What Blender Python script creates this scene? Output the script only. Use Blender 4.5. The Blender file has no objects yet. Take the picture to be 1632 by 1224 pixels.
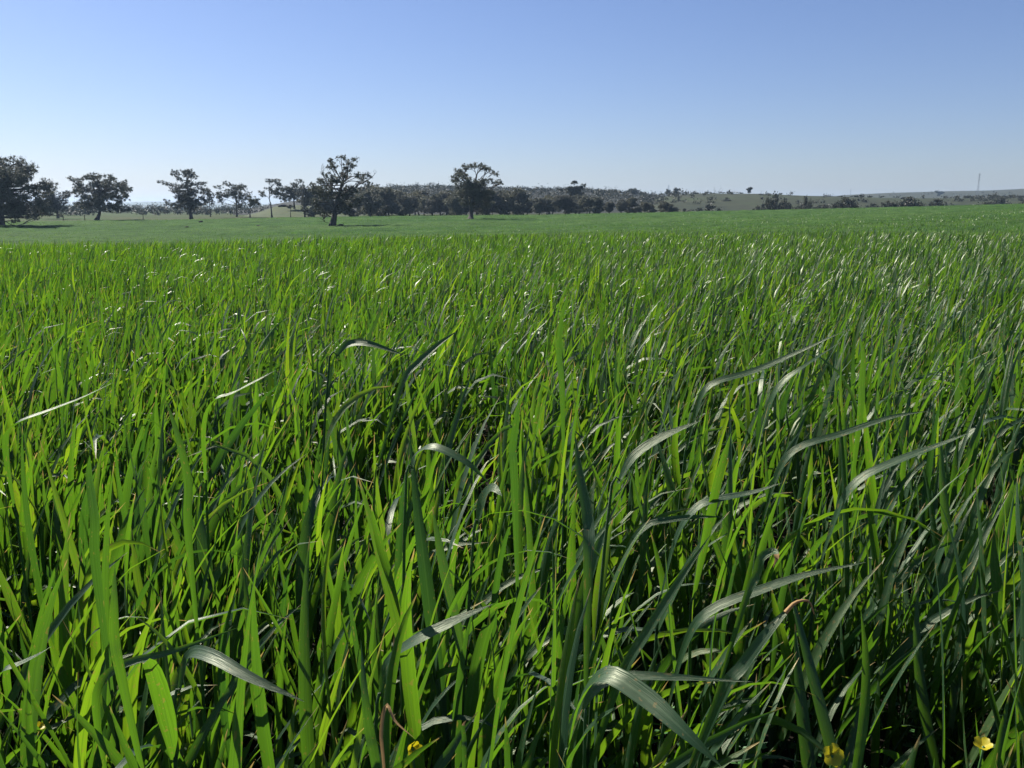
import bpy, math, random
import numpy as np
from mathutils import Vector, Matrix

RNG = np.random.default_rng(11)
random.seed(11)
scene = bpy.context.scene
COL = scene.collection

# ------------------------------------------------------------------ camera, sky, sun, exposure
EYE = 0.95
FPX = 1369.0                         # focal length in pixels of the 1632 px wide photograph
HOR = 332.0                          # eye level in the photograph
PITCH = math.atan((612.0 - HOR) / FPX)
cam_data = bpy.data.cameras.new('camera')
cam_data.sensor_width = 36.0
cam_data.lens = FPX / 1632.0 * 36.0
cam_data.clip_start = 0.02
cam_data.clip_end = 12000.0
cam = bpy.data.objects.new('camera', cam_data)
COL.objects.link(cam)
cam.location = (0, 0, EYE)
cam.rotation_euler = (math.pi / 2 - PITCH, 0, 0)
scene.camera = cam

SUN_EL, SUN_AZ = math.radians(42), math.radians(-52)     # azimuth from +Y, negative is left
sun_dir = Vector((math.cos(SUN_EL) * math.sin(SUN_AZ), math.cos(SUN_EL) * math.cos(SUN_AZ), math.sin(SUN_EL)))
world = bpy.data.worlds.new('World')
scene.world = world
world.use_nodes = True
wn, wl = world.node_tree.nodes, world.node_tree.links
wn.clear()
sky = wn.new('ShaderNodeTexSky')
sky.sky_type = 'NISHITA'
sky.sun_disc = False
sky.sun_elevation = SUN_EL
sky.sun_rotation = SUN_AZ % (2 * math.pi)
sky.altitude = 60
sky.air_density = 1.0
sky.dust_density = 0.5
sky.ozone_density = 2.0
bg = wn.new('ShaderNodeBackground')
bg.inputs['Strength'].default_value = 0.053
wo = wn.new('ShaderNodeOutputWorld')
sky_tint = wn.new('ShaderNodeMix'); sky_tint.data_type = 'RGBA'; sky_tint.blend_type = 'MULTIPLY'
sky_tint.inputs[0].default_value = 1.0
sky_tint.inputs[7].default_value = (0.74, 0.78, 1.02, 1)        # the camera's cool white balance
wl.new(sky.outputs[0], sky_tint.inputs[6])
wl.new(sky_tint.outputs[2], bg.inputs['Color'])
wl.new(bg.outputs[0], wo.inputs['Surface'])

sun_data = bpy.data.lights.new('sun', 'SUN')
sun_data.energy = 5.0
sun_data.angle = math.radians(0.53)
sun_data.color = (1.0, 0.95, 0.87)
sun = bpy.data.objects.new('sun', sun_data)
COL.objects.link(sun)
sun.rotation_euler = (-sun_dir).to_track_quat('-Z', 'Y').to_euler()
sun.location = sun_dir * 50

scene.view_settings.view_transform = 'Standard'
scene.view_settings.look = 'None'
scene.view_settings.exposure = 1.08
scene.view_settings.gamma = 1.0
scene.view_settings.use_curve_mapping = False
scene.cycles.max_bounces = 6
scene.cycles.diffuse_bounces = 2
scene.cycles.glossy_bounces = 2
scene.cycles.transmission_bounces = 6
scene.cycles.transparent_max_bounces = 6
scene.cycles.volume_bounces = 0
scene.cycles.use_denoising = True
scene.cycles.sample_clamp_indirect = 4.0

# ------------------------------------------------------------------ helpers
CP, SP = math.cos(PITCH), math.sin(PITCH)

def at(px, py, Y):
    """A point of the photograph at forward distance Y (metres)."""
    a, b = (px - 816.0) / FPX, (612.0 - py) / FPX
    d = np.array((a, CP + b * SP, -SP + b * CP))
    return np.array((0, 0, EYE)) + d * (Y / d[1])

def smooth(a, b, x):
    t = np.clip((np.asarray(x, float) - a) / (b - a), 0, 1)
    return t * t * (3 - 2 * t)

def rot_noise(x, y, seed=0, scale=1.0):
    """cheap smooth value noise made of a few sines"""
    r = np.random.default_rng(seed)
    v = 0
    for i in range(6):
        a = r.uniform(0, 6.283)
        f = scale * r.uniform(0.6, 2.0)
        v = v + np.sin(f * (x * math.cos(a) + y * math.sin(a)) + r.uniform(0, 6.283))
    return v / 6.0

def mesh_fast(name, verts, quads, attr=None, smooth_shade=True, mats=(), mat_idx=None):
    verts = np.asarray(verts, np.float32).reshape(-1, 3)
    quads = np.asarray(quads, np.int32)
    k = quads.shape[1]
    me = bpy.data.meshes.new(name)
    me.vertices.add(len(verts))
    me.vertices.foreach_set('co', verts.ravel())
    me.loops.add(quads.size)
    me.loops.foreach_set('vertex_index', quads.ravel())
    me.polygons.add(len(quads))
    me.polygons.foreach_set('loop_start', np.arange(0, quads.size, k, dtype=np.int32))
    me.polygons.foreach_set('loop_total', np.full(len(quads), k, np.int32))
    if mat_idx is not None:
        me.polygons.foreach_set('material_index', np.asarray(mat_idx, np.int32))
    me.update(calc_edges=True)
    me.validate()
    if smooth_shade:
        me.polygons.foreach_set('use_smooth', np.ones(len(me.polygons), bool))
    if attr is not None:
        a = me.attributes.new('leaf', 'FLOAT_VECTOR', 'POINT')
        a.data.foreach_set('vector', np.asarray(attr, np.float32).ravel())
    for m in mats:
        me.materials.append(m)
    return me

def obj(name, me, parent=None, loc=(0, 0, 0)):
    o = bpy.data.objects.new(name, me)
    COL.objects.link(o)
    o.location = loc
    if parent is not None:
        o.parent = parent
    return o

def tag(o, label=None, cat=None, group=None, kind=None):
    if label: o['label'] = label
    if cat: o['category'] = cat
    if group: o['group'] = group
    if kind: o['kind'] = kind
    return o

def grid_quads(nu, nv, wrap=False):
    """quads for a (nu rows x nv columns) vertex grid"""
    i = np.arange(nu - 1)[:, None]
    j = np.arange(nv if wrap else nv - 1)[None, :]
    a = i * nv + j
    b = i * nv + (j + 1) % nv
    return np.stack([a, b, b + nv, a + nv], -1).reshape(-1, 4)

def tube(pts, radii, n=6):
    """verts, quads of a tapered tube along pts"""
    pts = np.asarray(pts, float); radii = np.asarray(radii, float)
    t = np.gradient(pts, axis=0)
    t /= np.linalg.norm(t, axis=1, keepdims=True) + 1e-9
    ref = np.array((0.31, 0.95, 0.05))
    s = np.cross(t, ref); s /= np.linalg.norm(s, axis=1, keepdims=True) + 1e-9
    u = np.cross(s, t)
    ang = np.linspace(0, 2 * np.pi, n, endpoint=False)
    v = pts[:, None] + radii[:, None, None] * (np.cos(ang)[None, :, None] * s[:, None] + np.sin(ang)[None, :, None] * u[:, None])
    return v.reshape(-1, 3), grid_quads(len(pts), n, True)

class MB:
    def __init__(self): self.v, self.q, self.a, self.n = [], [], [], 0
    def add(self, v, q, a=None):
        v = np.asarray(v, float).reshape(-1, 3)
        self.v.append(v); self.q.append(np.asarray(q) + self.n); self.n += len(v)
        if a is not None: self.a.append(np.asarray(a, float).reshape(-1, 3))
    def mesh(self, name, mat, sm=True):
        return mesh_fast(name, np.concatenate(self.v), np.concatenate(self.q),
                         np.concatenate(self.a) if self.a else None, sm, (mat,))

def catmull(p, n):
    p = np.asarray(p, float)
    if len(p) == 2:
        return p[0] + (p[1] - p[0]) * np.linspace(0, 1, n)[:, None]
    e = np.vstack([2 * p[0] - p[1], p, 2 * p[-1] - p[-2]])
    out = []
    for u in np.linspace(0, len(p) - 1 - 1e-6, n):
        i = int(u); t = u - i
        a, b, c, d = e[i], e[i + 1], e[i + 2], e[i + 3]
        out.append(0.5 * (2 * b + (c - a) * t + (2 * a - 5 * b + 4 * c - d) * t * t + (3 * b - a - 3 * c + d) * t ** 3))
    return np.array(out)

# ------------------------------------------------------------------ materials
def new_mat(name):
    m = bpy.data.materials.new(name); m.use_nodes = True
    nt = m.node_tree
    for n in list(nt.nodes): nt.nodes.remove(n)
    out = nt.nodes.new('ShaderNodeOutputMaterial')
    return m, nt, nt.nodes, nt.links, out

def ramp(N, stops, interp='LINEAR'):
    r = N.new('ShaderNodeValToRGB')
    r.color_ramp.interpolation = interp
    el = r.color_ramp.elements
    el[0].position, el[0].color = stops[0][0], (*stops[0][1], 1)
    el[1].position, el[1].color = stops[-1][0], (*stops[-1][1], 1)
    for p, c in stops[1:-1]:
        e = el.new(p); e.color = (*c, 1)
    return r

def mixc(N, L, fac, a, b, mode='MIX'):
    m = N.new('ShaderNodeMix'); m.data_type = 'RGBA'; m.blend_type = mode
    if isinstance(fac, (int, float)): m.inputs[0].default_value = fac
    else: L.new(fac, m.inputs[0])
    for s, v in ((6, a), (7, b)):
        if isinstance(v, tuple): m.inputs[s].default_value = (*v, 1)
        else: L.new(v, m.inputs[s])
    return m.outputs[2]

def math_n(N, L, op, a, b=None):
    m = N.new('ShaderNodeMath'); m.operation = op
    for i, v in enumerate((a, b)):
        if v is None: continue
        if isinstance(v, (int, float)): m.inputs[i].default_value = v
        else: L.new(v, m.inputs[i])
    return m.outputs[0]

def leaf_material(name, dead=False):
    """strap leaf: attribute leaf = (across 0..1, along 0..1, tint 0..1)"""
    m, nt, N, L, out = new_mat(name)
    at_ = N.new('ShaderNodeAttribute'); at_.attribute_name = 'leaf'
    sep = N.new('ShaderNodeSeparateXYZ'); L.new(at_.outputs['Vector'], sep.inputs[0])
    u, v, tint = sep.outputs
    # parallel veins
    comb = N.new('ShaderNodeCombineXYZ')
    L.new(math_n(N, L, 'MULTIPLY', u, 13.0), comb.inputs[0])
    L.new(math_n(N, L, 'MULTIPLY', v, 1.6), comb.inputs[1])
    L.new(math_n(N, L, 'MULTIPLY', tint, 37.0), comb.inputs[2])
    nz = N.new('ShaderNodeTexNoise'); nz.inputs['Scale'].default_value = 1.6; nz.inputs['Detail'].default_value = 3
    L.new(comb.outputs[0], nz.inputs['Vector'])
    if not dead:
        refl = ramp(N, [(0.0, (0.022, 0.060, 0.036)), (0.5, (0.027, 0.070, 0.032)), (1.0, (0.046, 0.086, 0.022))])
        trans = ramp(N, [(0.0, (0.042, 0.122, 0.009)), (0.5, (0.116, 0.262, 0.009)), (1.0, (0.270, 0.430, 0.012))])
        for r in (refl, trans): L.new(tint, r.inputs[0])
        vein = ramp(N, [(0.3, (0.72, 0.76, 0.72)), (0.7, (1.12, 1.1, 1.12))]); L.new(nz.outputs[0], vein.inputs[0])
        cr = mixc(N, L, 1.0, refl.outputs[0], vein.outputs[0], 'MULTIPLY')
        ct = mixc(N, L, 1.0, trans.outputs[0], vein.outputs[0], 'MULTIPLY')
        # pale midrib, and rusty flecks on the older leaves
        rib = ramp(N, [(0.0, (1, 1, 1)), (0.07, (0, 0, 0))])
        L.new(math_n(N, L, 'ABSOLUTE', math_n(N, L, 'SUBTRACT', u, 0.5)), rib.inputs[0])
        cr = mixc(N, L, math_n(N, L, 'MULTIPLY', rib.outputs[0], 0.45), cr, (0.10, 0.17, 0.08))
        ct = mixc(N, L, math_n(N, L, 'MULTIPLY', rib.outputs[0], 0.5), ct, (0.07, 0.16, 0.01))
        cf = N.new('ShaderNodeCombineXYZ')
        L.new(math_n(N, L, 'MULTIPLY', u, 3.0), cf.inputs[0]); L.new(math_n(N, L, 'MULTIPLY', v, 26.0), cf.inputs[1]); L.new(math_n(N, L, 'MULTIPLY', tint, 91.0), cf.inputs[2])
        nf = N.new('ShaderNodeTexNoise'); nf.inputs['Scale'].default_value = 1.3; nf.inputs['Detail'].default_value = 2
        L.new(cf.outputs[0], nf.inputs['Vector'])
        fl = ramp(N, [(0.665, (0, 0, 0)), (0.72, (1, 1, 1))]); L.new(math_n(N, L, 'ADD', nf.outputs[0], math_n(N, L, 'MULTIPLY', tint, 0.07)), fl.inputs[0])
        cr = mixc(N, L, math_n(N, L, 'MULTIPLY', fl.outputs[0], 0.7), cr, (0.20, 0.15, 0.05))
        ct = mixc(N, L, math_n(N, L, 'MULTIPLY', fl.outputs[0], 0.7), ct, (0.22, 0.19, 0.03))
        # dry tips on the older leaves
        tipn = math_n(N, L, 'ADD', v, math_n(N, L, 'MULTIPLY', tint, 0.055))
        tip = ramp(N, [(0.965, (0, 0, 0)), (1.02, (1, 1, 1))]); L.new(tipn, tip.inputs[0])
        cr = mixc(N, L, tip.outputs[0], cr, (0.36, 0.26, 0.10))
        ct = mixc(N, L, tip.outputs[0], ct, (0.40, 0.27, 0.08))
    else:
        d = ramp(N, [(0.25, (0.28, 0.13, 0.045)), (0.75, (0.48, 0.33, 0.15))]); L.new(nz.outputs[0], d.inputs[0])
        cr = ct = d.outputs[0]
    p = N.new('ShaderNodeBsdfPrincipled')
    p.inputs['Roughness'].default_value = 0.41 if not dead else 0.7
    p.inputs['Specular IOR Level'].default_value = 0.78 if not dead else 0.3
    p.inputs['Specular Tint'].default_value = (0.96, 1.0, 0.74, 1)
    L.new(cr, p.inputs['Base Color'])
    bump = N.new('ShaderNodeBump'); bump.inputs['Strength'].default_value = 0.55; bump.inputs['Distance'].default_value = 0.0012
    L.new(nz.outputs[0], bump.inputs['Height'])
    L.new(bump.outputs[0], p.inputs['Normal'])
    tr = N.new('ShaderNodeBsdfTranslucent'); L.new(ct, tr.inputs['Color'])
    mx = N.new('ShaderNodeMixShader'); mx.inputs[0].default_value = 0.44 if not dead else 0.3
    L.new(p.outputs[0], mx.inputs[1]); L.new(tr.outputs[0], mx.inputs[2])
    L.new(mx.outputs[0], out.inputs['Surface'])
    return m

def foliage_material(name, lo, hi, trans=0.25):
    m, nt, N, L, out = new_mat(name)
    at_ = N.new('ShaderNodeAttribute'); at_.attribute_name = 'leaf'
    sep = N.new('ShaderNodeSeparateXYZ'); L.new(at_.outputs['Vector'], sep.inputs[0])
    oi = N.new('ShaderNodeObjectInfo')
    r = ramp(N, [(0, lo), (1, hi)]); L.new(sep.outputs[2], r.inputs[0])
    ro = ramp(N, [(0, (0.8, 0.78, 0.9)), (0.5, (1, 1, 1)), (1, (1.12, 1.05, 0.9))]); L.new(oi.outputs['Random'], ro.inputs[0])
    c = mixc(N, L, 1.0, r.outputs[0], ro.outputs[0], 'MULTIPLY')
    p = N.new('ShaderNodeBsdfPrincipled'); p.inputs['Roughness'].default_value = 0.55
    p.inputs['Specular IOR Level'].default_value = 0.35
    L.new(c, p.inputs['Base Color'])
    t = N.new('ShaderNodeBsdfTranslucent'); L.new(c, t.inputs['Color'])
    mx = N.new('ShaderNodeMixShader'); mx.inputs[0].default_value = trans
    L.new(p.outputs[0], mx.inputs[1]); L.new(t.outputs[0], mx.inputs[2])
    L.new(mx.outputs[0], out.inputs['Surface'])
    return m

def noise_mat(name, cols, scale, detail=6, rough=0.9, bump=0.0, bump_dist=0.05, scale2=None, cols2=None, spec=0.2, coords='Object', stretch=(1, 1, 1)):
    m, nt, N, L, out = new_mat(name)
    tc = N.new('ShaderNodeTexCoord')
    mp = N.new('ShaderNodeMapping'); mp.inputs['Scale'].default_value = stretch
    L.new(tc.outputs[coords], mp.inputs[0])
    nz = N.new('ShaderNodeTexNoise'); nz.inputs['Scale'].default_value = scale; nz.inputs['Detail'].default_value = detail
    nz.inputs['Roughness'].default_value = 0.65
    L.new(mp.outputs[0], nz.inputs['Vector'])
    k = len(cols)
    r = ramp(N, [(0.3 + 0.4 * i / (k - 1), c) for i, c in enumerate(cols)]); L.new(nz.outputs[0], r.inputs[0])
    c = r.outputs[0]
    if scale2:
        n2 = N.new('ShaderNodeTexNoise'); n2.inputs['Scale'].default_value = scale2; n2.inputs['Detail'].default_value = 4
        L.new(mp.outputs[0], n2.inputs['Vector'])
        r2 = ramp(N, [(0.35 + 0.3 * i / (len(cols2) - 1), q) for i, q in enumerate(cols2)]); L.new(n2.outputs[0], r2.inputs[0])
        c = mixc(N, L, 1.0, c, r2.outputs[0], 'MULTIPLY')
    p = N.new('ShaderNodeBsdfPrincipled'); p.inputs['Roughness'].default_value = rough
    p.inputs['Specular IOR Level'].default_value = spec
    L.new(c, p.inputs['Base Color'])
    if bump:
        b = N.new('ShaderNodeBump'); b.inputs['Strength'].default_value = bump; b.inputs['Distance'].default_value = bump_dist
        L.new(nz.outputs[0], b.inputs['Height']); L.new(b.outputs[0], p.inputs['Normal'])
    L.new(p.outputs[0], out.inputs['Surface'])
    return m

M_LEAF = leaf_material('cereal_leaf')
M_DEAD = leaf_material('dry_leaf', True)
M_GUM = foliage_material('gum_foliage', (0.046, 0.053, 0.042), (0.094, 0.102, 0.072), 0.30)
M_WOOD = foliage_material('woodland_foliage', (0.052, 0.060, 0.046), (0.170, 0.172, 0.118), 0.34)
M_SCRUB = foliage_material('scrub_foliage', (0.024, 0.029, 0.020), (0.054, 0.058, 0.036), 0.2)
M_BARK = noise_mat('bark', [(0.035, 0.030, 0.028), (0.09, 0.078, 0.068)], 3.0, bump=0.6, bump_dist=0.05, stretch=(1, 1, 0.25))
M_SOIL = noise_mat('soil', [(0.022, 0.016, 0.011), (0.060, 0.043, 0.028)], 18, bump=0.8, bump_dist=0.02)

# ------------------------------------------------------------------ terrain
TR = np.array([0, 8, 12, 20, 35, 60, 90, 130, 165, 210, 260, 320, 500, 1000, 5000.])
TL = np.array([0, 0, 0, -.28, -1.0, -2.2, -3.0, -3.3, -3.1, -2.2, -1.9, -1.7, -1.5, -0.6, -0.6])
TC = np.array([0, 0, 0, -.15, -.62, -1.35, -1.95, -2.2, -2.15, -1.75, -1.37, -1.25, -.9, -0.6, -0.6])
TRr = np.array([0, 0, 0, -.05, -.40, -.33, -.1, .25, .62, 1.15, 1.75, 1.3, 0., -0.6, -0.6])
TX = np.array([-900, 300, 850, 1632, 2600.])

def terrain(X, Y):
    X = np.asarray(X, float); Y = np.asarray(Y, float)
    r = np.hypot(X, Y)
    t = X / np.maximum(np.abs(Y), 0.35 * r + 1e-6)
    px = 816 + FPX * t
    lr = np.log1p(r)
    zl, zc, zr = (np.interp(lr, np.log1p(TR), T) for T in (TL, TC, TRr))
    a = smooth(250, 850, px); b = np.clip((px - 850) / 780.0, 0, 1.25)
    z = zl * (1 - a) + zc * a
    z = z + (zr - zc) * b
    z = z + smooth(14, 80, r) * (0.10 * rot_noise(X, Y, 3, 0.05) + 0.05 * rot_noise(X, Y, 4, 0.2))
    z = z + 0.012 * rot_noise(X, Y, 5, 3.0)
    return z

# ground: one sheet to the horizon
rad = np.concatenate([[0.0], np.geomspace(0.25, 6500, 170)])
azs = np.concatenate([np.linspace(-50, 50, 181), np.linspace(53, 307, 86)])
A = np.radians(azs)[None, :]; R = rad[:, None]
GX, GY = R * np.sin(A), R * np.cos(A)
GZ = terrain(GX, GY)

def ground_material():
    m, nt, N, L, out = new_mat('pasture')
    tc = N.new('ShaderNodeTexCoord')
    n1 = N.new('ShaderNodeTexNoise'); n1.inputs['Scale'].default_value = 0.035; n1.inputs['Detail'].default_value = 5
    n2 = N.new('ShaderNodeTexNoise'); n2.inputs['Scale'].default_value = 0.9; n2.inputs['Detail'].default_value = 6
    for n in (n1, n2): L.new(tc.outputs['Object'], n.inputs['Vector'])
    r1 = ramp(N, [(0.36, (0.030, 0.052, 0.011)), (0.5, (0.046, 0.054, 0.016)), (0.64, (0.026, 0.060, 0.008))]); L.new(n1.outputs[0], r1.inputs[0])
    r2 = ramp(N, [(0.3, (0.7, 0.7, 0.7)), (0.7, (1.2, 1.2, 1.2))]); L.new(n2.outputs[0], r2.inputs[0])
    past = mixc(N, L, 1.0, r1.outputs[0], r2.outputs[0], 'MULTIPLY')
    n3 = N.new('ShaderNodeTexNoise'); n3.inputs['Scale'].default_value = 22; n3.inputs['Detail'].default_value = 8
    L.new(tc.outputs['Object'], n3.inputs['Vector'])
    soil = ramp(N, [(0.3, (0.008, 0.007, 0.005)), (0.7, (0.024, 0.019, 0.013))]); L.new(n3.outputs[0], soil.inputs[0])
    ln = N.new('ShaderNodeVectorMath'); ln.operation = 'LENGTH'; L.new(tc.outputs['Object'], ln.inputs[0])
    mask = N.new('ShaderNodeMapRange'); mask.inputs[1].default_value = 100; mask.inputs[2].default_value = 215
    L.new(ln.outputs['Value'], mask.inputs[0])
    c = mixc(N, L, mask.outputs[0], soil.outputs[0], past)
    p = N.new('ShaderNodeBsdfPrincipled'); p.inputs['Roughness'].default_value = 0.95; p.inputs['Specular IOR Level'].default_value = 0.1
    L.new(c, p.inputs['Base Color'])
    b = N.new('ShaderNodeBump'); b.inputs['Strength'].default_value = 0.7; b.inputs['Distance'].default_value = 0.03
    L.new(n3.outputs[0], b.inputs['Height']); L.new(b.outputs[0], p.inputs['Normal'])
    L.new(p.outputs[0], out.inputs['Surface'])
    return m
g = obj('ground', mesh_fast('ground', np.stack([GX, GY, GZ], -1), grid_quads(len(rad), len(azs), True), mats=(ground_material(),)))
tag(g, 'dark soil under the crop running out to dry olive pasture', 'ground', kind='structure')

# crop canopy seen from afar (individual leaves cannot be told apart there)
def field_edge(px):
    return np.interp(px, [-900, 0, 350, 560, 800, 1100, 1632, 2600], [205, 215, 232, 250, 262, 262, 262, 262])
def canopy_h(r):
    return 0.20 + 0.22 * smooth(9, 30, r)
fa = np.radians(np.linspace(-46, 46, 360))
fpx = 816 + FPX * np.tan(fa)
edge = field_edge(fpx) + 3.0 * rot_noise(fpx, 0 * fpx, 8, 0.03)
fs = np.linspace(0, 1, 220)[:, None]
fr = np.exp(np.log(9.0) * (1 - fs) + np.log(edge)[None, :] * fs)
FXx, FYy = fr * np.sin(fa), fr * np.cos(fa)
amp = 0.03 + 0.05 * smooth(20, 120, fr)
FZz = terrain(FXx, FYy) + canopy_h(fr) + amp * (RNG.normal(0, .5, fr.shape) + rot_noise(FXx, FYy, 9, 1.3) + 1.2 * rot_noise(FXx * 0.4, FYy, 10, 0.35))
FZz[-1] -= 0.6; FZz[0] -= 0.35

def field_material():
    m, nt, N, L, out = new_mat('crop_canopy')
    tc = N.new('ShaderNodeTexCoord')
    def nz(s, d, st=(1, 1, 1)):
        mp = N.new('ShaderNodeMapping'); mp.inputs['Scale'].default_value = st; L.new(tc.outputs['Object'], mp.inputs[0])
        n = N.new('ShaderNodeTexNoise'); n.inputs['Scale'].default_value = s; n.inputs['Detail'].default_value = d
        n.inputs['Roughness'].default_value = 0.7
        L.new(mp.outputs[0], n.inputs['Vector']); return n
    n1, n2, n3 = nz(0.03, 4, (0.5, 1.5, 1)), nz(0.30, 7, (1.0, .55, 1)), nz(4.0, 6)
    r1 = ramp(N, [(0.35, (0.031, 0.074, 0.016)), (0.65, (0.052, 0.096, 0.025))]); L.new(n1.outputs[0], r1.inputs[0])
    r2 = ramp(N, [(0.34, (0.58, 0.64, 0.62)), (0.66, (1.42, 1.34, 1.36))]); L.new(n2.outputs[0], r2.inputs[0])
    r3 = ramp(N, [(0.32, (0.45, 0.5, 0.45)), (0.7, (1.5, 1.4, 1.5))]); L.new(n3.outputs[0], r3.inputs[0])
    c = mixc(N, L, 1.0, mixc(N, L, 1.0, r1.outputs[0], r2.outputs[0], 'MULTIPLY'), r3.outputs[0], 'MULTIPLY')
    p = N.new('ShaderNodeBsdfPrincipled'); p.inputs['Roughness'].default_value = 0.9; p.inputs['Specular IOR Level'].default_value = 0.03
    L.new(c, p.inputs['Base Color'])
    b = N.new('ShaderNodeBump'); b.inputs['Strength'].default_value = 0.8; b.inputs['Distance'].default_value = 0.12
    L.new(n3.outputs[0], b.inputs['Height']); L.new(b.outputs[0], p.inputs['Normal'])
    L.new(p.outputs[0], out.inputs['Surface'])
    return m
f = obj('field', mesh_fast('field', np.stack([FXx, FYy, FZz], -1), grid_quads(*fr.shape), mats=(field_material(),)))
tag(f, 'far part of the green cereal field rolling away to the trees', 'field', kind='structure')

# hills
def hill(name, label, r0, width, prof, mat, nr=26, rough=0.0, seed=1, na=160, base=-1.5):
    pxs = np.linspace(prof[0][0], prof[-1][0], na)
    cy = np.interp(pxs, [p[0] for p in prof], [p[1] for p in prof])
    k = np.array([1, 2, 3, 2, 1.]); k /= k.sum()
    cy = np.convolve(np.pad(cy, 2, 'edge'), k, 'valid')
    crest = EYE + (HOR - cy) / FPX * r0
    s = np.linspace(-1, 1.2, nr)
    r = r0 + s * width
    bell = np.cos(np.clip(s, -1, 1) * math.pi / 2) ** 1.3
    th = np.arctan((pxs - 816) / FPX)
    X = r[:, None] * np.tan(th)[None, :]; Y = r[:, None] + 0 * X
    Z = base + (crest - base)[None, :] * bell[:, None] * (r / r0)[:, None] ** 0
    Z = Z + rough * rot_noise(X, Y, seed, 0.02) * bell[:, None] * (1 - bell[:, None]) * 3
    o = obj(name, mesh_fast(name, np.stack([X, Y, Z], -1), grid_quads(*X.shape), mats=(mat,)))
    tag(o, label, 'hill', kind='structure')
    return lambda px, s_: np.array((  # a point on this hill
        (r0 + s_ * width) * (px - 816) / FPX, r0 + s_ * width,
        base + (EYE + (HOR - np.interp(px, pxs, cy)) / FPX * r0 - base) * math.cos(max(-1, min(1, s_)) * math.pi / 2) ** 1.3))

M_BUSHHILL = noise_mat('bush_hill', [(0.010, 0.012, 0.009), (0.015, 0.017, 0.012), (0.022, 0.023, 0.015)], 0.06, bump=0.5, bump_dist=1.5)
M_RIDGE = noise_mat('ridge_pasture', [(0.017, 0.026, 0.009), (0.032, 0.037, 0.014), (0.027, 0.045, 0.010)], 0.02, scale2=0.15, cols2=[(0.65, 0.65, 0.65), (1.15, 1.15, 1.15)])
M_FARHILL = noise_mat('far_hill', [(0.033, 0.038, 0.021), (0.045, 0.047, 0.026), (0.032, 0.040, 0.018)], 0.006, scale2=0.06, cols2=[(0.75, 0.75, 0.75), (1.1, 1.1, 1.1)])
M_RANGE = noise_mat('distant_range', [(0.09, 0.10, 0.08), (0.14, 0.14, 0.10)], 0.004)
on_bush = hill('bush_hill', 'low hill covered in dark bush behind the woodland band', 640, 300,
               [(380, 336), (470, 322), (560, 308), (650, 301), (720, 302), (800, 304), (860, 305), (930, 306), (980, 309), (1040, 315), (1120, 324), (1200, 334)], M_BUSHHILL, rough=2, seed=3)
on_ridge = hill('grassy_ridge', 'olive grassy ridge dotted with scrub behind the field', 560, 230,
                [(985, 345), (1015, 328), (1040, 317), (1062, 312.5), (1100, 310), (1150, 310), (1210, 310.5), (1260, 313), (1330, 315), (1420, 317), (1520, 317), (1632, 316), (1800, 318), (1900, 330)], M_RIDGE, rough=1.5, seed=5)
on_far = hill('far_hill', 'broad pale brown hill at the skyline behind the pylon', 1700, 700,
              [(1180, 330), (1280, 317), (1340, 312), (1400, 309), (1500, 306.5), (1557, 305.5), (1632, 302), (1760, 299), (1900, 301), (2100, 320)], M_FARHILL, rough=3, seed=6)
on_range = hill('distant_range', 'faint blue range on the skyline between two gum trees', 4300, 900,
                [(-300, 326), (-100, 324), (100, 326), (190, 324.5), (225, 322.5), (262, 321.5), (300, 323), (380, 325), (520, 327), (700, 331)], M_RANGE, rough=8, seed=7)

M_RISE = noise_mat('rise_pasture', [(0.030, 0.046, 0.012), (0.048, 0.060, 0.018), (0.034, 0.062, 0.012)], 0.08, scale2=0.6, cols2=[(0.75, 0.75, 0.75), (1.15, 1.15, 1.15)])
on_rise = hill('pasture_rise', 'small green grassy rise under the dark clump of trees', 312, 46,
               [(385, 346), (420, 338), (450, 328), (485, 327), (520, 331), (560, 338), (600, 346)], M_RISE, na=60, base=-2.3)
on_back = hill('distant_rise', 'low far rise behind the grassy ridge carrying small pylons', 3000, 700,
               [(850, 332), (950, 318), (1065, 313), (1213, 313), (1355, 313), (1450, 316), (1600, 332)], M_FARHILL, rough=3, seed=9)
def gz(x, y):
    """ground height where the trees stand"""
    z = float(terrain(x, y))
    px = 816 + FPX * x / y
    if 266 < y < 358 and 385 < px < 600: z = max(z, float(on_rise(px, (y - 312) / 46.0)[2]))
    if y > 335 and 1020 < px < 1900: z = max(z, float(on_ridge(px, (y - 560) / 230.0)[2]))
    return z

# ------------------------------------------------------------------ trees
def leaf_cloud(centres, radii, counts, size, rng, droop=0.5, tint_spread=0.25):
    """quads of leaf sprays gathered in clumps; returns verts, quads, attr"""
    V, T = [], []
    for (c, rd, n) in zip(centres, radii, counts):
        n = int(max(n, 3))
        p = rng.normal(0, 1, (n, 3)); p /= np.linalg.norm(p, axis=1, keepdims=True) + 1e-9
        p *= np.abs(rng.normal(0, .62, (n, 1)))
        p = p * rd + c
        V.append(p)
        T.append(np.clip(rng.normal(rng.uniform(0.2, 0.8), tint_spread, n), 0, 1))
    P = np.concatenate(V); tint = np.concatenate(T); n = len(P)
    d = rng.normal(0, 1, (n, 3)); d[:, 2] -= droop; d /= np.linalg.norm(d, axis=1, keepdims=True)
    s = np.cross(d, rng.normal(0, 1, (n, 3))); s /= np.linalg.norm(s, axis=1, keepdims=True) + 1e-9
    l = size * rng.uniform(0.6, 1.4, (n, 1)); w = l * rng.uniform(0.35, 0.65, (n, 1))
    v = np.stack([P - d * l * .5, P + s * w * .62, P + d * l * .5 - s * w * .3], 1)
    q = np.arange(3 * n).reshape(-1, 3)
    a = np.stack([np.zeros(3 * n), np.zeros(3 * n), np.repeat(tint, 3)], -1)
    return v.reshape(-1, 3), q, a

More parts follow.
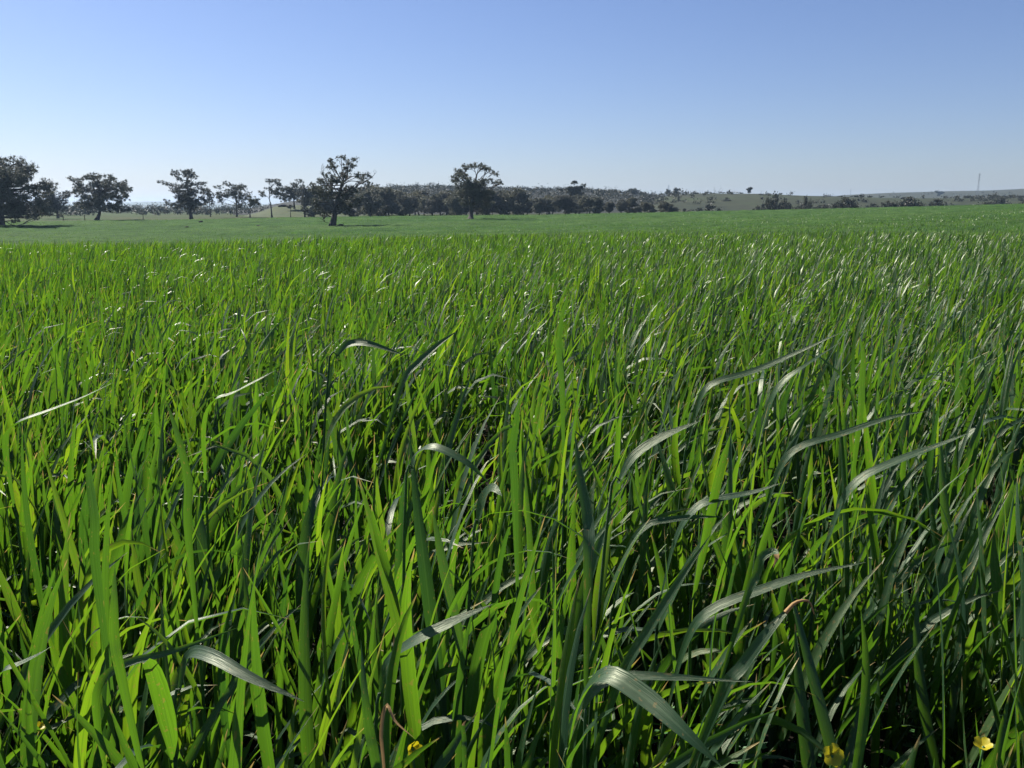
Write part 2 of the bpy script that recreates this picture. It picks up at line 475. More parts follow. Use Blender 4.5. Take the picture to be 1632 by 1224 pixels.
def build_tree(name, label, base, k, trunk, lobes, group=None, seed=0, trunk_r=0.45, density=1.0, leaf=0.24, bare=(), twigs=2, spread=0.55, mat=None):
    """k: metres per unit; trunk: points (x, h) in units; lobes: (x, h, rx, rh, dens); bare: dead branch polylines"""
    rng = np.random.default_rng(seed)
    o = obj(name, None, loc=base)
    tag(o, label, 'tree', group)
    tp = np.array([(x * k, 0.0, h * k) for x, h in trunk])
    tp[1:, 1] += rng.normal(0, 0.25, len(tp) - 1)
    path = catmull(tp, 4 * len(tp))
    rr = 0.62 * trunk_r * (1 - 0.6 * np.linspace(0, 1, len(path))) * (1 + 0.8 * np.exp(-np.linspace(0, 1, len(path)) * 11))
    tm = MB()
    tm.add(*tube(path, rr, 8))
    tm_end = path[-1]
    width = max(abs(x) + rx for x, h, rx, *_ in lobes) * k
    C, Rd, Ct = [], [], []
    fill = []
    for i in range(len(lobes)):
        for j in range(i):
            A1, B1 = lobes[i], lobes[j]
            if math.hypot((A1[0] - B1[0]) / (A1[2] + B1[2]), (A1[1] - B1[1]) / (A1[3] + B1[3])) < 1.15:
                f_ = rng.uniform(.35, .65)
                fill.append((A1[0] * f_ + B1[0] * (1 - f_) + rng.normal(0, .15) * A1[2], A1[1] * f_ + B1[1] * (1 - f_) + rng.normal(0, .2) * A1[3],
                             .62 * min(A1[2], B1[2]), .7 * min(A1[3], B1[3]), .7 * min((A1 + (1,))[4] if len(A1) == 4 else A1[4], B1[4] if len(B1) > 4 else 1)))
    for lb in list(lobes) + fill:
        x, h, rx, rh = lb[:4]; dn = lb[4] if len(lb) > 4 else 1.0
        dep = rng.uniform(-1, 1) * max(0.0, width - rx * k) * spread
        c = np.array((x * k, dep, h * k)); rd = np.array((rx, 0.5 * (rx + rh), rh)) * k * 1.22
        # limb from the trunk to the lobe
        hit = path[int(np.clip((0.35 + 0.6 * rng.uniform()) * len(path), 1, len(path) - 1))]
        low = [p for p in path if p[2] < c[2] - 0.1 * rd[2]]
        start = low[-1] if low and rng.uniform() < 0.75 else hit
        if start[2] > c[2]: start = path[max(1, len(path) // 3)]
        mid = start * 0.45 + c * 0.55 + rng.normal(0, 0.12, 3) * np.linalg.norm(c - start)
        lp = catmull([start, mid, c], 7)
        r0 = trunk_r * 0.34 * min(1.0, (rx * rh) ** 0.5 * k / 2.2)
        tm.add(*tube(lp, np.linspace(max(r0, .05), 0.04, 7), 5))
        ncl = max(8, int(17 * (rx * rh) ** 0.5 * k))
        for i in range(ncl):
            u = rng.normal(0, 1, 3); u /= np.linalg.norm(u); u *= rng.uniform(0.1, 1) ** 0.5 * rng.uniform(.8, 1.3)
            u[2] = u[2] * 0.9 + 0.05
            cc = c + u * rd * 0.86
            s_ = rng.uniform(0.45, 1.0)
            cr = np.array((0.75, 0.75, 0.58)) * s_ * min(1.25, 0.38 * (rx * rh) ** 0.5 * k + 0.32)
            C.append(cc); Rd.append(cr); Ct.append(330 * dn * density * (cr[0] * cr[0]) + 16)
            if i % 4 == 0:
                tm.add(*tube(catmull([lp[4], (lp[4] + cc) / 2 + rng.normal(0, .15, 3), cc], 4), np.linspace(0.055, 0.02, 4), 4))
    for bl in bare:
        bp = catmull([np.array((x * k, y_ * k, h * k)) for x, y_, h in bl], 8)
        tm.add(*tube(bp, np.linspace(0.10, 0.025, 8), 4))
        for j in range(5):
            a = bp[rng.integers(3, 8)]; b = a + rng.normal(0, 1, 3) * 0.6 + np.array((0, 0, .6))
            tm.add(*tube([a, (a + b) / 2 + rng.normal(0, .1, 3), b], [0.035, 0.025, 0.012], 3))
    obj('trunk', tm.mesh('trunk', M_BARK), o)
    v, q, a = leaf_cloud(C, Rd, Ct, leaf, rng)
    obj('crown', mesh_fast('crown', v, q, a, False, (mat or M_GUM,)), o)
    return o

def photo_tree(name, label, bx, by, Y, trunk, lobes, **kw):
    """trunk and lobes given in pixels of the photograph around the base (bx, by), built at its own distance Y"""
    b = at(bx, by, Y)
    b[2] = min(b[2], gz(b[0], b[1]) + 0.35) - 0.15
    k = Y / FPX
    zoff = (EYE + (HOR - by) / FPX * Y - b[2]) / k          # how far the foot sinks below the drawn base
    return build_tree(name, label, b, k, [(trunk[0][0] - bx, 0)] + [(x - bx, by - y + zoff) for x, y in trunk[1:]],
                      [(l[0] - bx, by - l[1] + zoff, *l[2:]) for l in lobes],
                      bare=[[(x - bx, d, by - y + zoff) for x, d, y in bl] for bl in kw.pop('bare', [])], **kw)

photo_tree('gum_tree', 'largest gum tree, cut off by the left edge of the picture', 2, 362, 165,
    [(2, 362), (4, 345), (0, 320), (5, 300)],
    [(-25, 275, 25, 20), (8, 268, 20, 14, 1), (22, 260, 14, 8), (-6, 258, 14, 7), (34, 268, 16, 13), (46, 276, 12, 11), (30, 284, 18, 12), (4, 285, 16, 14), (56, 294, 12, 12), (66, 312, 12, 10), (52, 285, 15, 14), (20, 293, 22, 14, .8), (60, 303, 12, 14), (40, 315, 20, 14, 1.2),
     (10, 322, 26, 14, 1.1), (-30, 310, 30, 25, 1.2), (62, 325, 18, 14, 1.3), (42, 338, 22, 11, 1.5), (74, 338, 11, 9, 1.3), (20, 340, 22, 10, 1.4), (-30, 340, 25, 14, 1.2), (80, 346, 6, 4, 1.2), (38, 350, 10, 4, 1)], seed=1, trunk_r=0.9, density=.6)
photo_tree('gum_tree', 'smaller gum tree between the leftmost big gum and the round spreading gum', 92, 342, 235,
    [(92, 342), (91, 325), (90, 312)],
    [(78, 300, 12, 8, .7), (88, 297, 9, 7, .7), (84, 312, 14, 10, .9), (101, 311, 12, 7, .8), (78, 325, 14, 10, 1.2), (98, 328, 16, 10, 1.3), (66, 330, 14, 10, 1.3), (110, 318, 6, 4, .6)], seed=2, trunk_r=0.4)
photo_tree('gum_tree', 'wide round gum tree standing alone on a short leaning trunk at the left', 154, 348, 205,
    [(154, 348), (158, 338), (161, 325), (165, 308)],
    [(125, 291, 10, 7, .8), (143, 285, 13, 6, .9), (160, 284, 13, 6, .9), (180, 288, 11, 8, 1), (135, 302, 15, 9, .9), (160, 299, 18, 9, 1), (186, 303, 13, 10, 1),
     (201, 297, 11, 8, .7), (206, 304, 7, 5, .5), (140, 315, 16, 9, 1.3), (165, 315, 18, 10, 1.4), (190, 316, 12, 8, 1.2), (128, 325, 13, 7, 1.2), (150, 328, 14, 8, 1.4), (178, 330, 16, 8, 1.4), (196, 334, 9, 5, 1.2)], seed=3, trunk_r=0.62, density=1.15)
photo_tree('gum_tree', 'airy tiered gum tree with a dense dark lower crown and short trunk', 304, 340, 225,
    [(304, 340), (304, 328), (302, 305), (300, 290)],
    [(285, 279, 8, 5, .8), (298, 280, 10, 6, 1), (309, 277, 8, 6, .9), (314, 284, 6, 5, .7), (265, 293, 9, 4, .6), (274, 300, 10, 6, .5), (300, 294, 13, 7, 1), (322, 296, 9, 5, .8), (282, 305, 10, 5, .7),
     (327, 305, 9, 5, .8), (300, 308, 16, 8, 1.4), (295, 320, 15, 10, 1.7), (315, 322, 14, 10, 1.6), (285, 328, 7, 7, 1.2), (276, 323, 5, 6, .6), (330, 318, 6, 8, .7), (305, 332, 12, 6, 1.5)], seed=4, trunk_r=0.55)
photo_tree('gum_tree', 'open gum with two foliage arms, behind and right of the tiered gum', 377, 338, 265,
    [(377, 338), (378, 325), (376, 308)],
    [(348, 299, 8, 3, .7), (364, 295, 8, 4, .9), (376, 299, 10, 5, .9), (386, 301, 9, 6, .9), (368, 307, 9, 5, .8), (360, 313, 10, 6, 1.2), (378, 315, 13, 8, 1.2), (392, 311, 6, 6, .6), (376, 327, 7, 6, 1.1), (352, 320, 6, 8, .6), (390, 322, 6, 6, .5)], seed=5, trunk_r=0.35)
photo_tree('gum_tree', 'thin sparse sapling gum just right of the tiered gum', 335, 337, 262,
    [(335, 337), (334, 322), (333, 310)], [(333, 308, 5, 6, .6), (338, 315, 6, 5, .6), (330, 322, 5, 6, .6), (341, 324, 4, 5, .6)], seed=6, trunk_r=0.18)
photo_tree('round_tree', 'small dark round tree on a short trunk before the slender gum', 398, 338, 250,
    [(398, 338), (399, 332), (403, 326)], [(405, 319, 9, 7, 1.6), (399, 325, 7, 5, 1.4), (410, 324, 5, 5, 1.4)], seed=7, trunk_r=0.25)
photo_tree('gum_tree', 'slender pale gum with flat crown and bare trunk left of the dark clump', 433, 340, 245,
    [(433, 340), (433, 328), (431, 315), (434, 300)],
    [(432, 290, 8, 3, .9), (443, 292, 8, 4, .9), (449, 297, 6, 4, .8), (428, 302, 6, 3, .7), (420, 311, 7, 5, 1), (440, 306, 8, 6, 1.2), (447, 313, 8, 7, 1.3)], seed=8, trunk_r=0.3)
photo_tree('gum_tree', 'dark dense gum in the clump right of the slender gum', 469, 327, 290,
    [(469, 327), (469, 318), (468, 305)],
    [(478, 291, 6, 5, .8), (466, 300, 10, 6, 1.2), (455, 308, 11, 8, 1.4), (470, 311, 12, 9, 1.5), (482, 305, 8, 7, 1.2), (458, 318, 8, 6, 1.3)], seed=9, trunk_r=0.4)
photo_tree('gum_tree', 'slim gum of the dark clump nearest the leaning foreground gum', 486, 342, 240,
    [(486, 342), (486, 325), (488, 312)],
    [(488, 300, 8, 5, 1), (483, 310, 10, 7, 1.2), (494, 315, 10, 8, 1.3), (484, 325, 7, 6, 1.2), (486, 335, 7, 6, 1)], seed=10, trunk_r=0.3)
photo_tree('round_tree', 'tiny mushroom shaped tree on the grass under the dark clump', 463, 340, 235,
    [(463, 340), (463, 336), (463, 333)], [(460, 330, 4, 3, 1.6), (465, 329, 4, 3, 1.6)], seed=11, trunk_r=0.16)
photo_tree('gum_tree', 'tall gum on a thick leaning trunk, fallen branch at its foot', 527, 363, 160,
    [(529, 363), (533, 347), (536, 330), (541, 312), (549, 292)],
    [(529, 260, 7, 4, .7), (549, 257, 10, 4, .7), (565, 259, 7, 4, .6), (536, 269, 9, 6, .9), (562, 270, 9, 7, 1), (550, 279, 10, 6, .8), (530, 284, 8, 6, .8), (542, 289, 11, 6, .9), (572, 283, 8, 6, .6),
     (585, 283, 8, 6, .55), (583, 294, 8, 5, .6), (525, 294, 9, 6, 1), (507, 291, 10, 5, 1.1), (505, 302, 12, 8, 1.2), (530, 307, 12, 7, 1.1), (560, 302, 14, 7, 1.1), (555, 314, 14, 8, 1.3), (515, 314, 14, 8, 1.3),
     (570, 322, 12, 8, 1.2), (545, 326, 12, 8, 1.3), (506, 324, 8, 6, 1), (512, 336, 12, 6, 1), (516, 343, 8, 4, .8), (558, 332, 8, 5, 1)], seed=12, trunk_r=0.95,
    bare=[[(528, 0, 300), (519, 2, 285), (520, 3, 268)], [(575, 0, 295), (592, -3, 287), (602, -4, 277)], [(520, -2, 345), (516, -3, 350), (524, -2, 355)], [(523, 3, 290), (517, 4, 278), (516, 5, 270)]])
photo_tree('gum_tree', 'dome crowned gum on a stout straight trunk in front of the woodland', 749, 350, 205,
    [(750, 350), (751, 338), (752, 320), (756, 300)],
    [(733, 276, 9, 6, .9), (748, 269, 11, 5, .9), (763, 268, 10, 5, .9), (776, 274, 9, 6, .9), (727, 287, 8, 8, .9), (742, 284, 10, 6, .8), (790, 280, 6, 4, .8), (794, 292, 7, 5, .9), (781, 291, 8, 6, .8),
     (733, 297, 9, 6, 1), (752, 294, 13, 7, 1.5), (766, 294, 10, 7, 1.5), (745, 306, 14, 8, 1.6), (765, 308, 14, 8, 1.6), (778, 312, 10, 8, 1.5), (737, 312, 9, 7, 1.3), (757, 320, 13, 7, 1.6), (775, 325, 10, 8, 1.5), (741, 324, 8, 6, 1.3), (768, 336, 9, 6, 1.4)],
    seed=13, trunk_r=0.95, density=1.1)

# woodland band: a few kinds, copied
def proto_tree(seed, tall):
    rng = np.random.default_rng(100 + seed)
    lobes = []
    for i in range(17):
        h = rng.uniform(0.0, 1.0) ** 0.9
        w = 0.40 * math.sin(min(1, h * 1.1 + 0.15) * math.pi * 0.80 + 0.3)
        lobes.append((rng.uniform(-1, 1) * w * tall, (0.13 + 0.77 * h) * tall, rng.uniform(.13, .24) * tall, rng.uniform(.09, .16) * tall, rng.uniform(.9, 1.5)))
    return build_tree('woodland_tree', 'x', (0, 0, 0), 1.0, [(0, 0), (rng.normal(0, .2), tall * .3), (rng.normal(0, .4), tall * .6)], lobes, seed=seed, trunk_r=0.28, density=.34, leaf=0.38, mat=M_WOOD)
WL = 'dull grey-green tree in the dense woodland band behind the two big gums'
WG = 'trees of the woodland band'
protos = [proto_tree(s, 8.5) for s in range(7)]
def copy_tree(src, loc, sc, rz, label, group, cat='tree', name=None):
    o = src.copy(); COL.objects.link(o)
    if name: o.name = name
    o.location = loc; o.scale = sc; o.rotation_euler = (0, 0, rz)
    for k in ('group',):
        if k in o: del o[k]
    tag(o, label, cat, group)
    for ch in src.children:
        c = ch.copy(); COL.objects.link(c); c.parent = o
    return o
wr = np.random.default_rng(5)
top_prof = ([560, 600, 640, 680, 720, 760, 800, 830, 860, 900, 930, 960, 1000, 1030, 1060, 1085], [300, 299, 301, 303, 303, 300, 304, 302, 309, 304, 307, 317, 314, 318, 320, 322])
spots = []
for i, x in enumerate(np.linspace(562, 1090, 52)):
    spots.append((x + wr.normal(0, 5), 268 + 14 * (i % 4) + wr.uniform(-5, 5)))
for x, Y in spots:
    p = at(x, 340, Y); p[2] = float(terrain(p[0], Y)) - 0.1
    ty = np.interp(x, *top_prof) + wr.normal(5, 5) + (2 if Y < 285 else -1)
    h = EYE + (HOR - ty) / FPX * Y - p[2]
    s = h / 8.5
    copy_tree(protos[wr.integers(7)], p, (s * wr.uniform(1.15, 1.7), s * 1.15, s), wr.uniform(0, 6.28), WL, WG)
# trees behind the left-hand gums
for x, Y, ty, lab in ((590, 255, 303, 'dense tree directly behind the bare right branches of the leaning gum'), (612, 262, 301, 'dense tree of the woodland, second behind the leaning gum'),
                      (500, 270, 300, 'dense tree showing through the leaning gum on its left side'), (520, 272, 304, 'dense tree right behind the trunk of the leaning gum')):
    p = at(x, 343, Y); p[2] = gz(p[0], Y) - 0.1
    s = (EYE + (HOR - ty) / FPX * Y - p[2]) / 8.5
    copy_tree(protos[int(x) % 7], p, (s * 1.2, s * 1.1, s), x, lab, WG)
for i, p in enumerate(protos):                                     # the models themselves stand in the wood too
    x = 600 + i * 68; Y = 300
    q = at(x, 340, Y)
    p.location = (q[0], Y, float(terrain(q[0], Y)) - .1)
    s = (EYE + (HOR - np.interp(x, *top_prof) - 1) / FPX * Y - p.location.z) / 8.5
    p.scale = (s * 1.1, s, s)
    tag(p, WL, 'tree', WG)

# low shrubs along the far edge of the field
def proto_bush(seed, name='shrub'):
    rng = np.random.default_rng(300 + seed)
    o = obj(name, None); tag(o, 'x', 'shrub')
    st = MB()
    C, Rd, Ct = [], [], []
    for i in range(16):
        a = rng.uniform(0, 6.28); rr = rng.uniform(0, 1) ** .6
        h = (1 - rr * rr) * rng.uniform(.55, 1) + .12
        c = np.array((rr * math.cos(a) * 1.25, rr * math.sin(a) * 1.25, h * .8))
        C.append(c); Rd.append(np.array((.42, .42, .24)) * rng.uniform(.7, 1.2)); Ct.append(70)
        st.add(*tube([(0, 0, 0), c * .5 + rng.normal(0, .05, 3), c], [.06, .04, .015], 4))
        C.append(c * np.array((1, 1, .4))); Rd.append(np.array((.4, .4, .25))); Ct.append(45)
    obj('stem', st.mesh('stem', M_BARK), o)
    v, q, a = leaf_cloud(C, Rd, Ct, .17, rng, .1)
    obj('crown', mesh_fast('crown', v, q, a, False, (M_SCRUB,)), o)
    return o
bprotos = [proto_bush(s) for s in range(4)]
bushes = [  # x, base y, Y, half width px, height px, label
    (1130, 338, 285, 27, 14, 'low dark shrub left of the bare olive slope at the field edge'),
    (1100, 340, 282, 18, 6, 'low spreading shrub below and left of the slope'),
    (1155, 330, 420, 12, 7, 'small shrub on the olive slope'),
    (1235, 336, 290, 26, 28, 'large domed shrub on the slope, taller than its neighbours'),
    (1208, 336, 284, 12, 9, 'small shrub at the left foot of the large domed shrub'),
    (1255, 334, 285, 12, 12, 'small shrub at the right foot of the large domed shrub'),
    (1284, 333, 300, 12, 22, 'narrow upright shrub between the domed shrub and the wide low one'),
    (1278, 333, 284, 16, 8, 'low shrub at the foot of the narrow upright shrub'),
    (1310, 332, 286, 18, 7, 'flat low shrub joining the narrow shrub and the wide one'),
    (1348, 331, 288, 26, 18, 'wide low dark shrub at the field edge'),
    (1440, 328, 290, 32, 15, 'widest dark dome shaped shrub under the far brown hill'),
    (1415, 328, 286, 16, 8, 'left shoulder shrub beside the widest dome shaped shrub'),
    (1492, 327, 320, 15, 12, 'greyer shrub right of the widest dome shaped shrub'),
    (1575, 326, 330, 10, 5, 'small dark shrub below the tall pylon at the field edge'),
    (1600, 326, 420, 26, 10, 'low shrub right of the tall pylon near the picture edge'),
    (1632, 326, 300, 10, 6, 'small dark shrub at the very right edge of the picture'),
    (1390, 331, 330, 14, 8, 'brownish shrub between the two wide dark shrubs'),
]
br = np.random.default_rng(8)
for i, (x, by, Y, hw, hp, lab) in enumerate(bushes):
    p = at(x, by, Y); k = Y / FPX
    src = bprotos[i % 4]
    if Y > 335: p[2] = gz(p[0], Y)
    loc = (p[0], Y, p[2] - hp * k * .35)
    sc = (hw * k / 1.45, hw * k / 1.45, hp * k * 1.35 / .98)
    if i < 4:
        src.location, src.scale, src.rotation_euler = loc, sc, (0, 0, br.uniform(0, 6))
        tag(src, lab, 'shrub', 'shrubs along the far field edge')
    else:
        copy_tree(src, loc, sc, br.uniform(0, 6), lab, 'shrubs along the far field edge', 'shrub')

# skyline trees
def hill_tree(x, by, Y, lobes, label, bare=(), seed=0, trunk_r=.25, density=1., leaf=.5, th=7):
    k = Y / FPX
    b = at(x, by, Y); b[2] -= 1.0
    build_tree('skyline_tree', label, b, k, [(0, 0), (0, .57 * th + 1 / k), (.5, th + 1 / k)], [(l[0] - x, by - l[1] + 1 / k, *l[2:]) for l in lobes],
               bare=[[(p[0] - x, p[1], by - p[2] + 1 / k) for p in bl] for bl in bare], seed=seed, trunk_r=trunk_r, density=density, leaf=leaf, spread=.3)
hill_tree(918, 341, 330, [(914, 293, 6, 2, 1.2), (908, 302, 7, 2.5, 1.2), (920, 301, 8, 3, 1.2), (929, 298, 4, 3, 1), (895, 304, 3, 2, .8), (915, 309, 12, 6, 1.3), (918, 318, 14, 9, 1.3), (915, 328, 16, 9, 1.3)], 'tallest layered tree rising out of the woodland right of the domed gum', seed=21, leaf=.42, th=28)
hill_tree(1007, 314, 600, [(1003, 306, 6, 4, 1.4), (1010, 306, 7, 5, 1.4), (1007, 311, 9, 4, 1.4)], 'compact dark tree breaking the skyline where the bush hill ends', seed=22)
hill_tree(1024, 314, 590, [(1022, 308, 3, 2.5, .5), (1027, 309, 2.5, 2, .5)], 'faint thin tree just right of the compact skyline tree', seed=23)
hill_tree(1067, 313, 540, [(1064, 306, 4, 4, 1), (1068, 309, 3, 3, .9)], 'left tree of the pair on the ridge crest', seed=24)
hill_tree(1077, 313, 542, [(1078, 304, 5, 4, 1.3), (1075, 308, 4, 3, 1.2)], 'right denser tree of the pair on the ridge crest', seed=25)
hill_tree(1144, 312, 545, [(1134, 309, 3, 2, 1.2), (1142, 310, 5, 2, 1.2), (1138, 313, 8, 2, 1.2)], 'nearly bare spreading tree on the ridge crest', seed=26,
          bare=[[(1143, 0, 311), (1140, 1, 304), (1138, 2, 300)], [(1143, 0, 311), (1146, 1, 304), (1149, 1, 300)], [(1144, 0, 311), (1149, -1, 306), (1151, -1, 303)], [(1143, 0, 311), (1138, -1, 306), (1137, -1, 302)]])
hill_tree(1194, 311, 550, [(1192, 303, 3, 2, 1.5), (1195, 302, 3.5, 2.5, 1.5), (1194, 306, 2.2, 2, 1.3)], 'small lone tuft-headed tree on the ridge crest', seed=27)
hill_tree(1497, 313, 1350, [(1493, 306.5, 3, 1.5, 1), (1499, 307.5, 4, 2, .9), (1495, 311, 2.5, 1.5, .9)], 'lone flat topped tree on the far brown hill', seed=28, leaf=.9)

# scrub that reads as one mass on the hills and the far plain
sr = np.random.default_rng(17)
C, Rd, Ct, Sz = [], [], [], []
def scrub(p, w, h, n=80):
    for j in range(4):
        C.append(np.array(p) + np.array((sr.uniform(-.6, .6) * w, sr.uniform(-.6, .6) * w, h * sr.uniform(.25, .8))))
        Rd.append(np.array((w * .6, w * .6, h * .45))); Ct.append(n / 4)
for i in range(760):                                            # bush hill
    px = sr.uniform(540, 1110); s = sr.uniform(-.75, .12)
    scrub(on_bush(px, s), sr.uniform(2, 4), sr.uniform(2, 4.5) * (0.55 if s > -.25 else 1))
for i in range(330):                                            # ridge
    px = sr.uniform(1000, 1660); s = sr.uniform(-.8, .05)
    if px < 1035: continue
    dens = (1.0 if px < 1100 else .55 if px < 1160 else .22 if px < 1330 else .3)
    if 1130 < px < 1230 and s < -.3: dens = .08
    if sr.uniform() < dens: scrub(on_ridge(px, s), sr.uniform(1.2, 3), sr.uniform(1.2, 3.2) * (.5 if s > -.2 else 1))
for i in range(110):                                            # foot of the far hill
    px = sr.uniform(1500, 1700); scrub(on_ridge(px, sr.uniform(-.5, 0)), sr.uniform(1.5, 3), sr.uniform(1, 2.2))
for i in range(60):
    px = sr.uniform(1340, 1700); scrub(on_far(px, sr.uniform(-.8, -.3)), sr.uniform(3, 6), sr.uniform(3, 5))
for i in range(380):                                            # dark belt across the plain at the left
    px = sr.uniform(-60, 470); Y = sr.uniform(420, 620)
    p = at(px, 338, Y); p[2] = float(terrain(p[0], Y)) - .2
    scrub(p, sr.uniform(3, 5), sr.uniform(3, 5.5), 90)
for i in range(46):
    px = sr.uniform(45, 150); Y = sr.uniform(300, 350)
    p = at(px, 340, Y); p[2] = float(terrain(p[0], Y)) - .2
    scrub(p, sr.uniform(2, 3.2), sr.uniform(2.5, 4.5), 90)
for i in range(40):
    px = sr.uniform(215, 430); Y = sr.uniform(330, 400)
    p = at(px, 340, Y); p[2] = float(terrain(p[0], Y)) - .2
    scrub(p, sr.uniform(1.6, 3), sr.uniform(1.5, 3.5), 80)
v, q, a = leaf_cloud(C, Rd, Ct, .8, sr, .1)
o = obj('scrub', mesh_fast('scrub', v, q, a, False, (M_SCRUB,)))
tag(o, 'dark low bushland covering the hills and the far plain', 'scrub', kind='stuff')

# ------------------------------------------------------------------ pylons
M_STEEL = noise_mat('galvanised_steel', [(0.16, 0.165, 0.17), (0.24, 0.245, 0.25)], 2.0, rough=0.6, spec=0.4)
def bar(mb, a, b, w):
    mb.add(*tube([a, b], [w, w], 4))
def build_pylon(H=44.0):
    o = obj('pylon', None)
    wb, wt = 3.4, 1.2
    def half(z): return (wb + (wt - wb) * min(1, z / (H * .72))) / 2 if z < H * .72 else wt / 2
    zs = [H * t for t in (0, .12, .24, .35, .45, .54, .62, .69, .76, .82, .88, .94, 1)]
    for sx in (-1, 1):
        for sy in (-1, 1):
            m = MB()
            for a, b in zip(zs[:-1], zs[1:]): bar(m, (sx * half(a), sy * half(a), a), (sx * half(b), sy * half(b), b), .13)
            obj('leg', m.mesh('leg', M_STEEL, False), o)
    m = MB()
    for i, (a, b) in enumerate(zip(zs[:-1], zs[1:])):
        A_, B_ = half(a), half(b)
        for s in (-1, 1):
            bar(m, (-A_, s * A_, a), (B_, s * B_, b), .06); bar(m, (A_, s * A_, a), (-B_, s * B_, b), .06)
            bar(m, (s * A_, -A_, a), (s * B_, B_, b), .06); bar(m, (s * A_, A_, a), (s * B_, -B_, b), .06)
            bar(m, (-B_, s * B_, b), (B_, s * B_, b), .06); bar(m, (s * B_, -B_, b), (s * B_, B_, b), .06)
    obj('lattice', m.mesh('lattice', M_STEEL, False), o)
    for z, l in ((H * .70, 4.4), (H * .82, 4.8), (H * .94, 4.2)):
        m = MB()
        for s in (-1, 1):
            for sy in (-.5, .5):
                bar(m, (0, sy, z), (s * l, 0, z), .16); bar(m, (0, sy, z + 1.7), (s * l, 0, z), .10)
            bar(m, (s * l, 0, z), (s * l, 0, z - 1.8), .10)
        obj('crossarm', m.mesh('crossarm', M_STEEL, False), o)
    return o
pyl = build_pylon()
for i, (x, ty, by, Y, lab) in enumerate(((1557, 276.5, 318, 1350, 'tall lattice steel pylon on the far brown hill at the right'),
        (1355, 301, 313.5, 3000, 'small distant pylon above the left end of the far hill'), (1065, 294.5, 313.5, 3000, 'faint distant pylon behind the pair of ridge trees'),
        (1115, 303, 313.5, 3000, 'faint distant pylon on the ridge between the tree pair and bare tree'), (1213, 304, 313.5, 3000, 'faintest small pylon right of the tuft-headed ridge tree'))):
    b = at(x, by, Y)
    if i == 0: b[2] = on_far(x, (Y - 1700) / 700.0)[2] - .5
    H = at(x, ty, Y)[2] - b[2]
    s = H / 44.0
    if i == 0:
        pyl.location, pyl.scale, pyl.rotation_euler = b, (s, s, s), (0, 0, .5); tag(pyl, lab, 'pylon', 'pylons of the power line')
    else:
        copy_tree(pyl, b, (s * 1.3, s * 1.3, s), .5, lab, 'pylons of the power line', 'pylon')

# ------------------------------------------------------------------ logs and rocks lying in the field
M_LOG = noise_mat('weathered_wood', [(0.022, 0.020, 0.018), (0.055, 0.048, 0.042)], 5, bump=.5)
def log(px, py, Y, w, h, label, seed, name='log'):
    rng = np.random.default_rng(seed)
    p = at(px, py, Y); k = Y / FPX
    o = obj(name, None, loc=(p[0], p[1], p[2] - .25 if Y < 250 else gz(p[0], p[1]) - .05)); tag(o, label, 'log')
    L_, r_ = w * k / 2, h * k / 2
    m = MB()
    pts = catmull([(-L_, rng.normal(0, .2), .1), (-L_ * .3, 0, r_ * .8), (L_ * .4, .1, r_), (L_, rng.normal(0, .2), r_ * .7)], 12)
    rr = r_ * np.array([.15, .6, .85, 1, .95, 1.05, .9, 1, .9, .8, .6, .1]) + .02
    m.add(*tube(pts, rr, 9)); obj('bole', m.mesh('bole', M_LOG), o)
    for j in range(3):
        m = MB(); a = pts[3 + 2 * j]; b = a + np.array((rng.normal(0, .4), rng.normal(0, .4), r_ * rng.uniform(.9, 1.5)))
        m.add(*tube([a, (a + b) / 2, b], [r_ * .3, r_ * .22, r_ * .1], 6)); obj('stub', m.mesh('stub', M_LOG), o)
log(297, 363, 160, 7, 4.5, 'dark stump-like log in the green field, lowest of the three at the left', 1)
log(320, 353, 185, 6, 3.2, 'dark log in the green field, highest of the three at the left', 2)
log(412, 360, 165, 6, 3.4, 'dark log in the green field right of the other two', 3)
log(662, 361, 162, 7, 4, 'dark log alone in the field between the two big gums', 4)
log(542, 361, 158, 12, 6, 'forked fallen branch beside the foot of the leaning gum', 5)
log(450, 329, 300, 14, 4, 'low dark heap of timber on the grass behind the tiny round tree', 6)
M_POST = M_LOG
for x, by, Y, lab in ((135, 349, 218, 'thin fence post just left of the round spreading gum'), (101, 350, 217, 'thin fence post right of the leftmost big gum'), (228, 346, 228, 'thin fence post between the round gum and the tiered gum')):
    p = at(x, by, Y)
    m = MB(); m.add(*tube([(0, 0, -.3), (0.02, 0, .7), (.03, 0, 1.25), (.03, 0, 1.3)], [.09, .085, .075, .02], 7))
    po = obj('fence_post', m.mesh('fence_post', M_POST), loc=(p[0], p[1], float(terrain(p[0], p[1]))))
    tag(po, lab, 'post', 'posts of the far fence')

# ------------------------------------------------------------------ the crop
def gust(x, y):
    return 0.5 + 0.5 * rot_noise(x, y, 42, 0.9)

def stand(x, y):
    """how thickly the crop stands: tufts and thin spots"""
    return .16 + .92 * smooth(-.30, .20, rot_noise(x, y, 61, 13.0) + .5 * rot_noise(x, y, 62, 5.0))

